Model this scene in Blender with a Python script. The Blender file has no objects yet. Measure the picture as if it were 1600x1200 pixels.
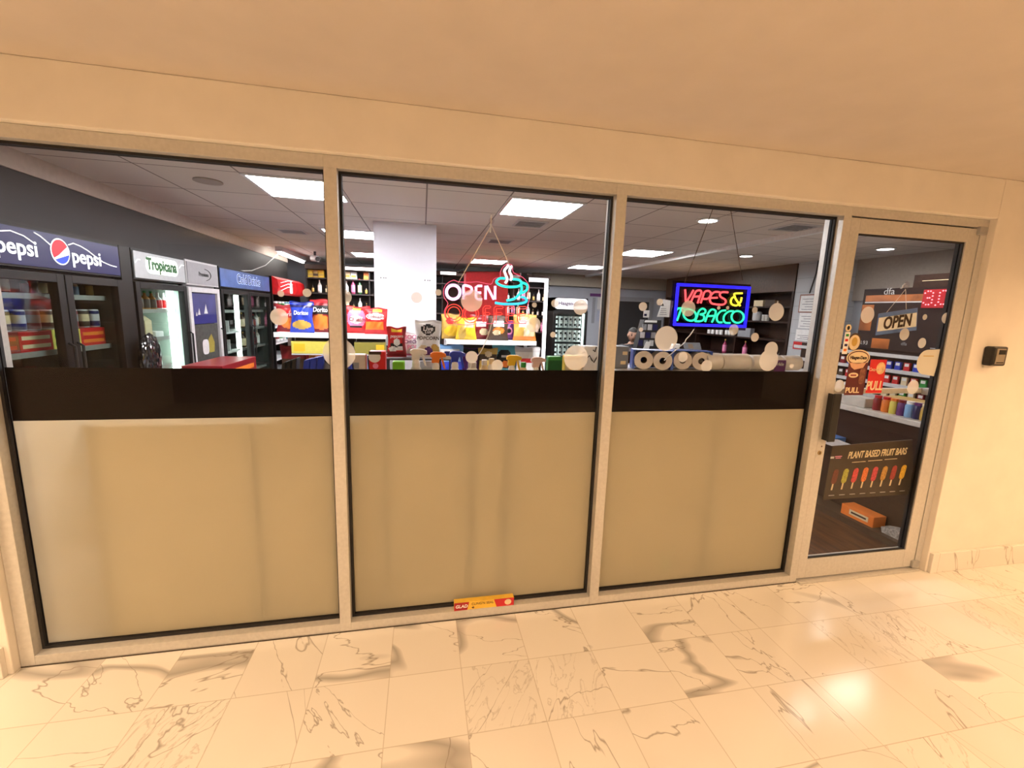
import bpy, bmesh, math, random
from mathutils import Vector, Matrix
random.seed(7)
S = bpy.context.scene
COL = S.collection
PI = math.pi

# ------------------------------------------------------------------ camera
F = 677.554
YAW, PITCH, ROLL = 0.205776, -0.165651, 0.0330448
CP = Vector((0.398503, -2.021449, 1.583152))
fv = Vector((math.sin(YAW)*math.cos(PITCH), math.cos(YAW)*math.cos(PITCH), math.sin(PITCH)))
r0 = Vector((math.cos(YAW), -math.sin(YAW), 0)); u0 = r0.cross(fv)
rv = r0*math.cos(ROLL)+u0*math.sin(ROLL); uv = -r0*math.sin(ROLL)+u0*math.cos(ROLL)
cam = bpy.data.cameras.new('camera'); camo = bpy.data.objects.new('camera', cam); COL.objects.link(camo)
cam.sensor_width = 36; cam.lens = F/1600*36; cam.clip_start = .02
M = Matrix((rv, uv, -fv)).transposed().to_4x4(); M.translation = CP
camo.matrix_world = M
S.camera = camo
def at(px, py, y):
    d = fv+rv*((px-800)/F)-uv*((py-600)/F); return CP+d*((y-CP.y)/d.y)
def atx(px, py, x):
    d = fv+rv*((px-800)/F)-uv*((py-600)/F); return CP+d*((x-CP.x)/d.x)

# ------------------------------------------------------------------ world, light, exposure
w = bpy.data.worlds.new('world'); S.world = w; w.use_nodes = True
w.node_tree.nodes['Background'].inputs[0].default_value = (.02, .017, .014, 1)
w.node_tree.nodes['Background'].inputs[1].default_value = .3
vs = S.view_settings
S.display_settings.display_device = 'sRGB'
vs.view_transform = 'Standard'; vs.look = 'None'; vs.gamma = 1; vs.use_curve_mapping = False
vs.exposure = 0.0
def area(name, loc, rot, sx, sy, power, col):
    l = bpy.data.lights.new(name, 'AREA'); l.shape = 'RECTANGLE'; l.size = sx; l.size_y = sy
    l.energy = power; l.color = col
    o = bpy.data.objects.new(name, l); COL.objects.link(o); o.location = loc; o.rotation_euler = rot
    return o
# the lobby's warm ceiling lamps, behind and beside the photographer
for x, y, p, c in [(-2.3, -.95, 48, (1, .70, .43)), (-.9, -2.6, 52, (1, .69, .42)), (1.3, -2.9, 51, (1, .665, .385)), (3.6, -2.4, 52, (1, .64, .345)), (5.0, -1.0, 32, (1, .61, .30))]:
    o = area('lobby_lamp', (x, y, 2.38), (math.radians(16), 0, 0), .6, .6, p, c); o.data.spread = math.radians(130)
# added fill lights facing up, to brighten the lobby ceiling and shopfront header
for x, p in ((-1.6, 100), (1.6, 98), (4.8, 104)): area('lobby_fill', (x, -4.4, 1.75), (math.radians(180), 0, 0), .7, .3, p, (1, .67, .39)).data.spread = math.radians(135)

# ------------------------------------------------------------------ materials
MATS = {}
def mat(name, c, rough=.5, metal=0., emit=None, es=0., var=.06, vscale=30., spec=.5, alpha=1., coat=0.):
    if name in MATS: return MATS[name]
    m = bpy.data.materials.new(name); m.use_nodes = True; MATS[name] = m
    nt = m.node_tree; b = nt.nodes['Principled BSDF']
    b.inputs['Roughness'].default_value = rough; b.inputs['Metallic'].default_value = metal
    b.inputs['Specular IOR Level'].default_value = spec
    b.inputs['Coat Weight'].default_value = coat
    b.inputs['Alpha'].default_value = alpha
    if emit:
        b.inputs['Emission Color'].default_value = (*emit, 1); b.inputs['Emission Strength'].default_value = es
    tc = nt.nodes.new('ShaderNodeTexCoord'); n = nt.nodes.new('ShaderNodeTexNoise')
    n.inputs['Scale'].default_value = vscale; n.inputs['Detail'].default_value = 4
    r = nt.nodes.new('ShaderNodeValToRGB')
    r.color_ramp.elements[0].color = (*[v*(1-var) for v in c], 1); r.color_ramp.elements[1].color = (*[min(1, v*(1+var)) for v in c], 1)
    r.color_ramp.elements[0].position = .3; r.color_ramp.elements[1].position = .7
    nt.links.new(tc.outputs['Object'], n.inputs['Vector']); nt.links.new(n.outputs['Fac'], r.inputs['Fac'])
    nt.links.new(r.outputs['Color'], b.inputs['Base Color'])
    return m
def glassmat(name, tint=(1, 1, 1), refl=1.0, rough=0.0, ior=1.5):
    if name in MATS: return MATS[name]
    m = bpy.data.materials.new(name); m.use_nodes = True; MATS[name] = m
    nt = m.node_tree; nt.nodes.clear()
    o = nt.nodes.new('ShaderNodeOutputMaterial'); mx = nt.nodes.new('ShaderNodeMixShader')
    t = nt.nodes.new('ShaderNodeBsdfTransparent'); g = nt.nodes.new('ShaderNodeBsdfGlossy'); f = nt.nodes.new('ShaderNodeFresnel')
    t.inputs[0].default_value = (*tint, 1); g.inputs['Roughness'].default_value = rough; f.inputs[0].default_value = ior
    mm = nt.nodes.new('ShaderNodeMath'); mm.operation = 'MULTIPLY'; mm.inputs[1].default_value = refl
    ge = nt.nodes.new('ShaderNodeNewGeometry'); ml = nt.nodes.new('ShaderNodeMath'); ml.operation = 'MULTIPLY_ADD'
    ml.inputs[1].default_value = 1/ior-ior; ml.inputs[2].default_value = ior      # same reflectance from both sides of the sheet
    nt.links.new(ge.outputs['Backfacing'], ml.inputs[0]); nt.links.new(ml.outputs[0], f.inputs[0])
    nt.links.new(f.outputs[0], mm.inputs[0]); nt.links.new(mm.outputs[0], mx.inputs[0])
    nt.links.new(t.outputs[0], mx.inputs[1]); nt.links.new(g.outputs[0], mx.inputs[2]); nt.links.new(mx.outputs[0], o.inputs[0])
    return m
def filmmat(name, c, clear=.4, trans=.3, blur=0.):
    """translucent film: part clear, part scattering"""
    if name in MATS: return MATS[name]
    m = bpy.data.materials.new(name); m.use_nodes = True; MATS[name] = m
    nt = m.node_tree; nt.nodes.clear(); L = nt.links.new
    o = nt.nodes.new('ShaderNodeOutputMaterial'); mx = nt.nodes.new('ShaderNodeMixShader'); m2 = nt.nodes.new('ShaderNodeMixShader')
    t = nt.nodes.new('ShaderNodeBsdfTransparent'); d = nt.nodes.new('ShaderNodeBsdfDiffuse'); tr = nt.nodes.new('ShaderNodeBsdfTranslucent')
    tc = nt.nodes.new('ShaderNodeTexCoord'); n = nt.nodes.new('ShaderNodeTexNoise'); n.inputs['Scale'].default_value = 3
    r = nt.nodes.new('ShaderNodeValToRGB'); k = .05
    r.color_ramp.elements[0].color = (*[v*(1-k) for v in c], 1); r.color_ramp.elements[1].color = (*[min(1, v*(1+k)) for v in c], 1)
    L(tc.outputs['Object'], n.inputs['Vector']); L(n.outputs['Fac'], r.inputs['Fac']); L(r.outputs[0], d.inputs[0]); L(r.outputs[0], tr.inputs[0])
    mx.inputs[0].default_value = trans; m2.inputs[0].default_value = clear
    L(d.outputs[0], mx.inputs[1]); L(tr.outputs[0], mx.inputs[2]); L(mx.outputs[0], m2.inputs[1]); L(t.outputs[0], m2.inputs[2]); L(m2.outputs[0], o.inputs[0])
    if blur:        # part of the light goes through the matt film scattered
        rf = nt.nodes.new('ShaderNodeBsdfRefraction'); rf.inputs['Roughness'].default_value = .38; rf.inputs['IOR'].default_value = 1.45
        m3 = nt.nodes.new('ShaderNodeMixShader'); m3.inputs[0].default_value = blur; L(m2.outputs[0], m3.inputs[1]); L(rf.outputs[0], m3.inputs[2]); L(m3.outputs[0], o.inputs[0])
    return m
def marble(name, tile=True, axis=(0, 1)):
    m = bpy.data.materials.new(name); m.use_nodes = True; MATS[name] = m
    nt = m.node_tree; L = nt.links.new; N = nt.nodes.new; b = nt.nodes['Principled BSDF']
    tc = N('ShaderNodeTexCoord'); sp = N('ShaderNodeSeparateXYZ'); L(tc.outputs['Object'], sp.inputs[0])
    def math_(op, a, bv=None):
        q = N('ShaderNodeMath'); q.operation = op
        for i, v in enumerate((a, bv)):
            if v is None: continue
            if isinstance(v, (int, float)): q.inputs[i].default_value = v
            else: L(v, q.inputs[i])
        return q.outputs[0]
    P = 1/.31
    u = math_('MULTIPLY', math_('SUBTRACT', sp.outputs[axis[0]], .255), P); v = math_('MULTIPLY', math_('SUBTRACT', sp.outputs[axis[1]], 0.0 if axis[1] == 1 else -.17), 1/.3135 if axis[1] == 1 else P)
    fu, fvv = math_('FLOOR', u), math_('FLOOR', v)
    cb = N('ShaderNodeCombineXYZ'); L(fu, cb.inputs[0]); L(fvv, cb.inputs[1])
    wn = N('ShaderNodeTexWhiteNoise'); L(cb.outputs[0], wn.inputs['Vector'])
    sc = N('ShaderNodeVectorMath'); sc.operation = 'SCALE'; sc.inputs['Scale'].default_value = 20; L(wn.outputs['Color'], sc.inputs[0])
    ad = N('ShaderNodeVectorMath'); L(tc.outputs['Object'], ad.inputs[0]); L(sc.outputs[0], ad.inputs[1])
    # each slab's veins run its own way
    rot = N('ShaderNodeVectorRotate'); rot.rotation_type = 'Z_AXIS'; L(ad.outputs[0], rot.inputs['Vector']); L(math_('MULTIPLY', wn.outputs['Value'], 2.2), rot.inputs['Angle'])
    st = N('ShaderNodeMapping'); st.inputs['Scale'].default_value = (1, 2.6, 1); L(rot.outputs[0], st.inputs['Vector'])
    def vein(scale, width, dist, det=5):
        n = N('ShaderNodeTexNoise'); n.inputs['Scale'].default_value = scale; n.inputs['Detail'].default_value = det; n.inputs['Distortion'].default_value = dist
        L(st.outputs[0], n.inputs['Vector'])
        a = math_('ABSOLUTE', math_('SUBTRACT', n.outputs['Fac'], .5))
        mr = N('ShaderNodeMapRange'); mr.inputs[1].default_value = 0; mr.inputs[2].default_value = width; mr.inputs[3].default_value = 1; mr.inputs[4].default_value = 0
        L(a, mr.inputs[0]); return mr.outputs[0]
    wide = vein(.55, .020, .5, 3); thin = vein(.9, .0042, .7, 5); fine = vein(5, .02, 1.2, 6)
    patch = N('ShaderNodeTexNoise'); patch.inputs['Scale'].default_value = 1.6; L(ad.outputs[0], patch.inputs['Vector'])
    msk = N('ShaderNodeMapRange'); msk.inputs[1].default_value = .5; msk.inputs[2].default_value = .62; L(patch.outputs['Fac'], msk.inputs[0])
    wm = math_('MULTIPLY', math_('POWER', wide, .8), math_('LESS_THAN', wn.outputs['Value'], .30))
    fm = math_('MULTIPLY', fine, math_('GREATER_THAN', wn.outputs['Value'], .78))
    def mixc(fac, a, bcol):
        q = N('ShaderNodeMix'); q.data_type = 'RGBA'; L(fac, q.inputs[0])
        if isinstance(a, tuple): q.inputs[6].default_value = (*a, 1)
        else: L(a, q.inputs[6])
        q.inputs[7].default_value = (*bcol, 1); return q.outputs[2]
    cloud = N('ShaderNodeMapRange'); cloud.inputs[1].default_value = .35; cloud.inputs[2].default_value = .75; cloud.inputs[4].default_value = .5; L(patch.outputs['Fac'], cloud.inputs[0])
    c = mixc(math_('MULTIPLY', cloud.outputs[0], math_('ADD', math_('MULTIPLY', wn.outputs['Value'], .7), .3)), (.80, .77, .71), (.60, .56, .50))
    c = mixc(math_('MULTIPLY', wm, .8), c, (.30, .28, .25)); c = mixc(math_('MULTIPLY', fm, .4), c, (.3, .26, .21)); c = mixc(math_('MULTIPLY', thin, .75), c, (.24, .2, .16))
    gu = math_('ABSOLUTE', math_('SUBTRACT', math_('FRACT', u), .5)); gv = math_('ABSOLUTE', math_('SUBTRACT', math_('FRACT', v), .5))
    gr = math_('GREATER_THAN', math_('MAXIMUM', gu, gv) if tile else gu, .494)
    c = mixc(math_('MULTIPLY', gr, .5), c, (.42, .36, .28))
    L(c, b.inputs['Base Color']); b.inputs['Roughness'].default_value = .16; b.inputs['Specular IOR Level'].default_value = .5
    return m
def ceilmat(name):
    m = bpy.data.materials.new(name); m.use_nodes = True; MATS[name] = m
    nt = m.node_tree; L = nt.links.new; N = nt.nodes.new; b = nt.nodes['Principled BSDF']
    tc = N('ShaderNodeTexCoord'); br = N('ShaderNodeTexBrick'); mp = N('ShaderNodeMapping')
    mp.inputs['Location'].default_value = (-1.04, -1.335, 0)
    br.offset = 0; br.inputs['Scale'].default_value = 1; br.inputs['Brick Width'].default_value = .61; br.inputs['Row Height'].default_value = .61
    br.inputs['Mortar Size'].default_value = .006; br.inputs['Color1'].default_value = (.76, .71, .67, 1); br.inputs['Color2'].default_value = (.72, .67, .63, 1); br.inputs['Mortar'].default_value = (.22, .19, .18, 1)
    L(tc.outputs['Object'], mp.inputs[0]); L(mp.outputs[0], br.inputs[0]); L(br.outputs[0], b.inputs['Base Color']); b.inputs['Roughness'].default_value = .9
    return m
def tilemat(name, c1, mortar, w_, h_, swz=(1, 2)):
    m = bpy.data.materials.new(name); m.use_nodes = True; MATS[name] = m
    nt = m.node_tree; L = nt.links.new; N = nt.nodes.new; b = nt.nodes['Principled BSDF']
    tc = N('ShaderNodeTexCoord'); sp = N('ShaderNodeSeparateXYZ'); cb = N('ShaderNodeCombineXYZ'); br = N('ShaderNodeTexBrick')
    L(tc.outputs['Object'], sp.inputs[0]); L(sp.outputs[swz[0]], cb.inputs[0]); L(sp.outputs[swz[1]], cb.inputs[1]); L(cb.outputs[0], br.inputs[0])
    br.offset = 0; br.inputs['Scale'].default_value = 1; br.inputs['Brick Width'].default_value = w_; br.inputs['Row Height'].default_value = h_; br.inputs['Mortar Size'].default_value = .004
    br.inputs['Color1'].default_value = (*c1, 1); br.inputs['Color2'].default_value = (*[v*.95 for v in c1], 1); br.inputs['Mortar'].default_value = (*mortar, 1)
    L(br.outputs[0], b.inputs['Base Color']); b.inputs['Roughness'].default_value = .4
    return m
def woodmat(name, c1, c2, rough=.35):
    m = bpy.data.materials.new(name); m.use_nodes = True; MATS[name] = m
    nt = m.node_tree; L = nt.links.new; N = nt.nodes.new; b = nt.nodes['Principled BSDF']
    tc = N('ShaderNodeTexCoord'); mp = N('ShaderNodeMapping'); mp.inputs['Scale'].default_value = (9, 1.2, 9); n = N('ShaderNodeTexNoise'); n.inputs['Scale'].default_value = 3; n.inputs['Detail'].default_value = 8
    r = N('ShaderNodeValToRGB'); r.color_ramp.elements[0].color = (*c1, 1); r.color_ramp.elements[1].color = (*c2, 1); r.color_ramp.elements[0].position = .35; r.color_ramp.elements[1].position = .7
    L(tc.outputs['Object'], mp.inputs[0]); L(mp.outputs[0], n.inputs['Vector']); L(n.outputs['Fac'], r.inputs[0]); L(r.outputs[0], b.inputs['Base Color']); b.inputs['Roughness'].default_value = rough
    return m
def emat(name, c, s):
    if name in MATS: return MATS[name]
    m = mat(name, c, emit=c, es=s, var=.02); return m

# ------------------------------------------------------------------ mesh building
class G:
    def __init__(s): s.v, s.f, s.m = [], [], []
    def add(s, vs_, fs, mi=0):
        o = len(s.v); s.v += [tuple(v) for v in vs_]; s.f += [tuple(i+o for i in f) for f in fs]; s.m += [mi]*len(fs) if isinstance(mi, int) else list(mi); return s
    def box(s, x0, x1, y0, y1, z0, z1, mi=0):
        return s.add([(x, y, z) for z in (z0, z1) for y in (y0, y1) for x in (x0, x1)], [(0, 2, 3, 1), (4, 5, 7, 6), (0, 1, 5, 4), (2, 6, 7, 3), (0, 4, 6, 2), (1, 3, 7, 5)], mi)
    def lathe(s, prof, n=16, c=(0, 0, 0), mi=0, sx=1, sy=1, mis=None):
        vs_ = []
        for r, z in prof:
            for k in range(n):
                a = 2*PI*k/n; vs_.append((c[0]+r*sx*math.cos(a), c[1]+r*sy*math.sin(a), c[2]+z))
        fs, ms = [], []
        for i in range(len(prof)-1):
            for k in range(n):
                fs.append((i*n+k, i*n+(k+1) % n, (i+1)*n+(k+1) % n, (i+1)*n+k)); ms.append(mis[i] if mis else mi)
        if prof[0][0] > 1e-6: fs.append(tuple(range(n-1, -1, -1))); ms.append(mis[0] if mis else mi)
        if prof[-1][0] > 1e-6: fs.append(tuple((len(prof)-1)*n+k for k in range(n))); ms.append(mis[-1] if mis else mi)
        return s.add(vs_, fs, ms)
    def tube(s, pts, r, n=8, mi=0, closed=False):
        pts = [Vector(p) for p in pts]; P = len(pts); vs_ = []; prev = None
        for i, p in enumerate(pts):
            if closed: t = (pts[(i+1) % P]-pts[i-1])
            else: t = (pts[min(i+1, P-1)]-pts[max(i-1, 0)])
            t = t.normalized() if t.length > 1e-9 else Vector((0, 0, 1))
            if prev is None:
                ref = Vector((0, 0, 1)) if abs(t.z) < .9 else Vector((0, 1, 0)); a = t.cross(ref).normalized()
            else:
                a = prev-t*prev.dot(t); a = a.normalized() if a.length > 1e-6 else t.orthogonal().normalized()
            prev = a; b = t.cross(a); rr = r[i] if isinstance(r, (list, tuple)) else r
            for k in range(n): vs_.append(p+a*(rr*math.cos(2*PI*k/n))+b*(rr*math.sin(2*PI*k/n)))
        fs = [(i*n+k, i*n+(k+1) % n, ((i+1) % P)*n+(k+1) % n, ((i+1) % P)*n+k) for i in range(P if closed else P-1) for k in range(n)]
        if not closed: fs += [tuple(range(n-1, -1, -1)), tuple((P-1)*n+k for k in range(n))]
        return s.add(vs_, fs, mi)
    def cyl(s, p0, p1, r, n=14, mi=0, r1=None): return s.tube([p0, p1], [r, r if r1 is None else r1], n, mi)
    def prism(s, poly, basis, o, d0, d1, mi=0):
        """polygon in the plane of basis (ex, ey, en) at origin o, from depth d0 to d1 along the normal"""
        ex, ey, en = [Vector(b) for b in basis]; o = Vector(o); n = len(poly)
        vs_ = [o+ex*a+ey*b+en*d0 for a, b in poly]+[o+ex*a+ey*b+en*d1 for a, b in poly]
        fs = [tuple(range(n-1, -1, -1)), tuple(range(n, 2*n))]+[(i, (i+1) % n, n+(i+1) % n, n+i) for i in range(n)]
        return s.add(vs_, fs, mi)
    def obj(s, name, mats, parent=None, loc=(0, 0, 0), rot=(0, 0, 0), smooth=False, bevel=0):
        me = bpy.data.meshes.new(name); me.from_pydata(s.v, [], s.f)
        for m in (mats if isinstance(mats, (list, tuple)) else [mats]): me.materials.append(m)
        for p, mi in zip(me.polygons, s.m): p.material_index = mi; p.use_smooth = smooth
        bm = bmesh.new(); bm.from_mesh(me); bmesh.ops.recalc_face_normals(bm, faces=bm.faces); bm.to_mesh(me); bm.free()
        o = bpy.data.objects.new(name, me); COL.objects.link(o); o.location = loc; o.rotation_euler = rot
        if parent: o.parent = parent
        if smooth:
            try: me.set_sharp_from_angle(angle=math.radians(40))
            except Exception: pass
        if bevel:
            b = o.modifiers.new('bevel', 'BEVEL'); b.width = bevel; b.segments = 2; b.limit_method = 'ANGLE'
        return o
def tag(o, label=None, cat=None, group=None, kind=None):
    if label: o['label'] = label
    if cat: o['category'] = cat
    if group: o['group'] = group
    if kind: o['kind'] = kind
    return o
def empty(name, label, cat, loc=(0, 0, 0), rz=0, group=None, kind=None):
    o = bpy.data.objects.new(name, None); COL.objects.link(o); o.location = loc; o.rotation_euler = (0, 0, rz); o.empty_display_size = .05
    return tag(o, label, cat, group, kind)
def dup(root, loc, label, rz=None, group=None, scale=None):
    r = root.copy(); COL.objects.link(r); r.location = loc
    if rz is not None: r.rotation_euler = (0, 0, rz)
    if scale: r.scale = scale
    r['label'] = label
    if group: r['group'] = group
    for ch in root.children:
        c = ch.copy(); COL.objects.link(c); c.parent = r
        for g in ch.children:
            d = g.copy(); COL.objects.link(d); d.parent = c
    return r
BF = ((1, 0, 0), (0, 0, 1), (0, -1, 0))     # plane that faces the lobby
BR = ((0, 1, 0), (0, 0, 1), (1, 0, 0))      # plane that faces +X
BL = ((0, -1, 0), (0, 0, 1), (-1, 0, 0))    # plane that faces -X
BT = ((1, 0, 0), (0, 1, 0), (0, 0, 1))
def txt(s, size, m, basis, o, parent=None, name='lettering', depth=.0012, sx=1., shear=0., bold=0., align='CENTER', spacing=1., curve=0.):
    cu = bpy.data.curves.new('t', 'FONT'); cu.body = s; cu.size = size; cu.align_x = align; cu.align_y = 'CENTER'; cu.extrude = depth/2; cu.shear = shear; cu.offset = bold; cu.resolution_u = 3; cu.space_character = spacing
    t = bpy.data.objects.new('t', cu); COL.objects.link(t)
    me = bpy.data.meshes.new_from_object(t); bpy.data.objects.remove(t); bpy.data.curves.remove(cu)
    ex, ey, en = [Vector(b) for b in basis]; o = Vector(o)
    for v in me.vertices:
        c = v.co; v.co = o+ex*(c.x*sx)+ey*(c.y+curve*c.x*c.x)+en*(c.z+depth/2)
    me.materials.clear(); me.materials.append(m); me.name = name
    ob = bpy.data.objects.new(name, me); COL.objects.link(ob)
    if parent: ob.parent = parent
    return ob
ORD = 'first second third fourth fifth sixth seventh eighth ninth tenth eleventh twelfth thirteenth fourteenth fifteenth sixteenth seventeenth eighteenth nineteenth twentieth'.split()
def od(i): return ORD[i] if i < 20 else 'twenty-'+ORD[i-20]
def arc(cx, cy, rx, ry, a0, a1, n=12): return [(cx+rx*math.cos(math.radians(a0+(a1-a0)*i/n)), cy+ry*math.sin(math.radians(a0+(a1-a0)*i/n))) for i in range(n+1)]
def rrect(x0, x1, y0, y1, r, n=4):
    return arc(x1-r, y1-r, r, r, 0, 90, n)+arc(x0+r, y1-r, r, r, 90, 180, n)+arc(x0+r, y0+r, r, r, 180, 270, n)+arc(x1-r, y0+r, r, r, 270, 360, n)

# ------------------------------------------------------------------ shared materials
m_wall = mat('cream_wall_paint', (.84, .79, .71), .7, var=.03, vscale=6)
m_ceil = mat('lobby_ceiling_paint', (.64, .57, .50), .8, var=.03, vscale=5)
m_alu = mat('satin_aluminium', (.60, .585, .55), .42, .35, var=.06, vscale=60)
m_alug = mat('grey_aluminium', (.42, .42, .42), .4, .5, var=.05)
m_black = mat('black_rubber', (.008, .007, .008), .6)
m_blackp = mat('black_plastic', (.012, .012, .013), .35)
m_band = mat('black_vinyl', (.004, .002, .002), .7, spec=.1)
m_white = mat('white_plastic', (.88, .88, .88), .4)
m_whitem = mat('white_metal', (.72, .73, .76), .35)
m_paper = mat('white_paper', (.9, .9, .9), .8)
m_greytxt = mat('grey_print', (.25, .25, .28), .8)
m_dark = mat('dark_wood_panel', (.028, .011, .007), .45, var=.25, spec=.3)
m_red = mat('red_print', (.62, .015, .02), .4)
m_dred = mat('dark_red_print', (.25, .012, .018), .35)
m_orange = mat('orange_print', (.85, .22, .03), .4)
m_yellow = mat('yellow_print', (.85, .55, .03), .4)
m_lemon = mat('lemon_print', (.75, .66, .12), .4)
m_green = mat('green_print', (.03, .3, .05), .4)
m_lime = mat('lime_print', (.16, .5, .03), .4)
m_blue = mat('blue_print', (.02, .05, .5), .35)
m_lblue = mat('light_blue_print', (.2, .42, .75), .4)
m_navy = mat('navy_print', (.006, .008, .09), .3)
m_purple = mat('purple_print', (.12, .02, .16), .4)
m_pink = mat('pink_print', (.8, .25, .45), .4)
m_teal = mat('teal_print', (.1, .42, .5), .4)
m_cream = mat('cream_print', (.8, .66, .42), .5)
m_gold = mat('gold_print', (.6, .38, .08), .35)
m_brown = mat('brown_print', (.06, .03, .015), .5)
m_grey = mat('grey_print_card', (.3, .31, .34), .5)
m_lgrey = mat('light_grey_plastic', (.62, .61, .62), .5)
m_chrome = mat('chrome', (.7, .7, .7), .15, 1)
m_glass = glassmat('clear_glass', (.955, .965, .955), .26)
m_acr = glassmat('clear_acrylic', (.97, .93, .95), 1.2)
m_led = emat('white_light_strip', (.95, 1, .97), 9)
m_cord = mat('clear_cord', (.9, .8, .72), .4)

# ------------------------------------------------------------------ lobby shell
m_marb = marble('marble_tiles'); m_marbb = marble('marble_base', False, (0, 2))
tag(G().box(-3.4, 7.2, -5.4, .02, -.1, 0).obj('floor', m_marb), 'glossy cream marble tile floor with grey veins in front of the shop', 'floor', kind='structure')
tag(G().box(-3.4, 7.2, -5.4, .115, 2.405, 2.47).obj('ceiling', m_ceil), 'plain beige lobby ceiling above the shopfront', 'ceiling', kind='structure')
wf = G().box(-3.4, -1.300, -.035, .115, 0, 2.405).box(3.600, 7.2, -.035, .115, 0, 2.405).box(-1.300, 3.600, -.035, .115, 2.193, 2.405)
tag(wf.obj('wall_front', m_wall, bevel=.004), 'cream painted wall around and above the shopfront', 'wall', kind='structure')
tag(G().box(-3.5, -3.4, -5.4, .115, 0, 2.405).obj('wall_left', m_wall), 'cream wall at the left end of the lobby', 'wall', kind='structure')
tag(G().box(7.2, 7.3, -5.4, .115, 0, 2.405).obj('wall_right', m_wall), 'cream wall at the right end of the lobby', 'wall', kind='structure')
tag(G().box(-3.4, 7.2, -5.5, -5.4, 0, 2.405).obj('wall_back', mat('dark_lobby_wall', (.10, .08, .065), .7)), 'dark lobby wall behind the photographer', 'wall', kind='structure')
tag(G().box(3.612, 7.2, -.057, -.035, 0, .135).obj('baseboard_right', m_marbb, bevel=.003), 'marble baseboard right of the glass door', 'baseboard', kind='structure')
tag(G().box(-3.4, -1.318, -.06, -.035, 0, .135).obj('baseboard_left', m_marbb, bevel=.003), 'marble baseboard at the left edge of the shopfront', 'baseboard', kind='structure')

# ------------------------------------------------------------------ shopfront
m_frost = filmmat('frosted_film', (.86, .79, .64), .30, .40, .22)
GY0, GY1 = .052, .058
def window(n, x0, x1, xl0, xr1, label):
    """pane between x0 and x1; frame members from xl0 to x0 and from x1 to xr1"""
    w_ = empty('window_%d' % n, label, 'window', ((x0+x1)/2, .055, 0), kind='structure'); cx = (x0+x1)/2
    def P(g, nm, m, **k): return g.obj(nm, m, w_, loc=(-cx, -.055, 0), **k)
    P(G().box(xl0, xr1, 0, .114, 2.143, 2.192), 'header', m_alu, bevel=.0015)
    P(G().box(xl0, xr1, 0, .114, .002, .048), 'sill', m_alu, bevel=.0015)
    if xl0 < x0: P(G().box(xl0, x0, -.0015, .114, .002, 2.1435), 'jamb', m_alu, bevel=.0015)
    if xr1 > x1: P(G().box(x1, xr1, -.0015, .114, .002, 2.1435), 'mullion', m_alu, bevel=.0015)
    g = G(); t = .011
    for y0, y1 in ((.040, GY0), (GY1, .072)):
        g.box(x0, x0+t, y0, y1, .048, 2.143).box(x1-t, x1, y0, y1, .048, 2.143).box(x0+t, x1-t, y0, y1, .048, .048+t*1.2).box(x0+t, x1-t, y0, y1, 2.143-t, 2.143)
    P(g, 'gasket', m_black)
    P(G().box(x0+.002, x1-.002, GY0, GY1, .05, 2.141), 'glass_pane', m_glass)
    P(G().box(x0+.013, x1-.013, GY1+.0002, GY1+.001, 1.078, 1.298), 'black_band', m_band)
    P(G().box(x0+.013, x1-.013, GY1+.0002, GY1+.001, .062, 1.0775), 'frosted_film', m_frost)
    if n == 2:
        P(G().tube([(.14, .0595, 1.05), (.125, .0595, .99), (.13, .0595, .93), (.15, .0595, .86)], .0012, 5), 'scratch', mat('pale_scratch', (.8, .75, .6), .6))
    return w_
window(1, -1.246, -.0005, -1.298, -.0005, 'leftmost shop window, clear above a black band and frosted below')
window(2, .051, 1.2947, -.0005, 1.2947, 'middle shop window with the coffee sign, frosted below a black band')
window(3, 1.3465, 2.590, 1.2947, 2.640, 'right-hand shop window with the blue bordered sign, frosted below')
# mullion 2 belongs to window 3's left edge, mullion 1 to window 2's left edge

# ---- door
dr = empty('door_1', 'aluminium framed glass door standing right of the shop windows', 'door', (2.64, .05, 0), kind='structure')
def DP(g, nm, m, parent=None, **k):
    o = g.obj(nm, m, parent or dr, **k)
    if not parent: o.location = (-2.64, -.05, 0)
    return o
DX0, DX1 = 2.644, 3.546
DP(G().box(2.640, 3.5985, 0, .114, 2.146, 2.192), 'header', m_alu, bevel=.0015)
DP(G().box(3.551, 3.5985, 0, .114, 0.002, 2.146), 'jamb', m_alu, bevel=.0015)
DP(G().box(2.642, 3.551, .018, .114, 2.1385, 2.146).box(3.547, 3.551, .018, .114, .02, 2.146).box(2.640, 2.6435, .018, .114, .02, 2.146), 'door_gap', m_black)
DP(G().box(DX0, 2.704, .002, .046, .022, 2.138), 'stile', m_alu, bevel=.0015)
DP(G().box(3.458, DX1, .002, .046, .022, 2.138), 'stile', m_alu, bevel=.0015)
DP(G().box(2.704, 3.458, .002, .046, 2.061, 2.138), 'top_rail', m_alu, bevel=.0015)
DP(G().box(2.704, 3.458, .002, .046, .022, .146), 'bottom_rail', m_alu, bevel=.0015)
DP(G().box(2.702, 3.46, .022, .028, .144, 2.063), 'glass_pane', m_glass)
t = .010
DP(G().box(3.448, 3.458, .010, .022, .146, 2.061).box(3.448, 3.458, .028, .040, .146, 2.061).box(2.704, 3.458, .010, .022, 2.052, 2.061).box(2.704, 3.458, .010, .022, .146, .154), 'gasket', m_black)
DP(G().box(2.645, 3.56, -.028, .11, .0012, .012), 'threshold', m_alu, bevel=.002)
DP(G().box(3.520, 3.575, -.014, .03, .022, .066), 'pivot_hinge', m_alug, bevel=.004)
DP(G().box(3.520, 3.580, -.014, .03, 2.105, 2.150), 'pivot_hinge', m_alug, bevel=.004)
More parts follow.
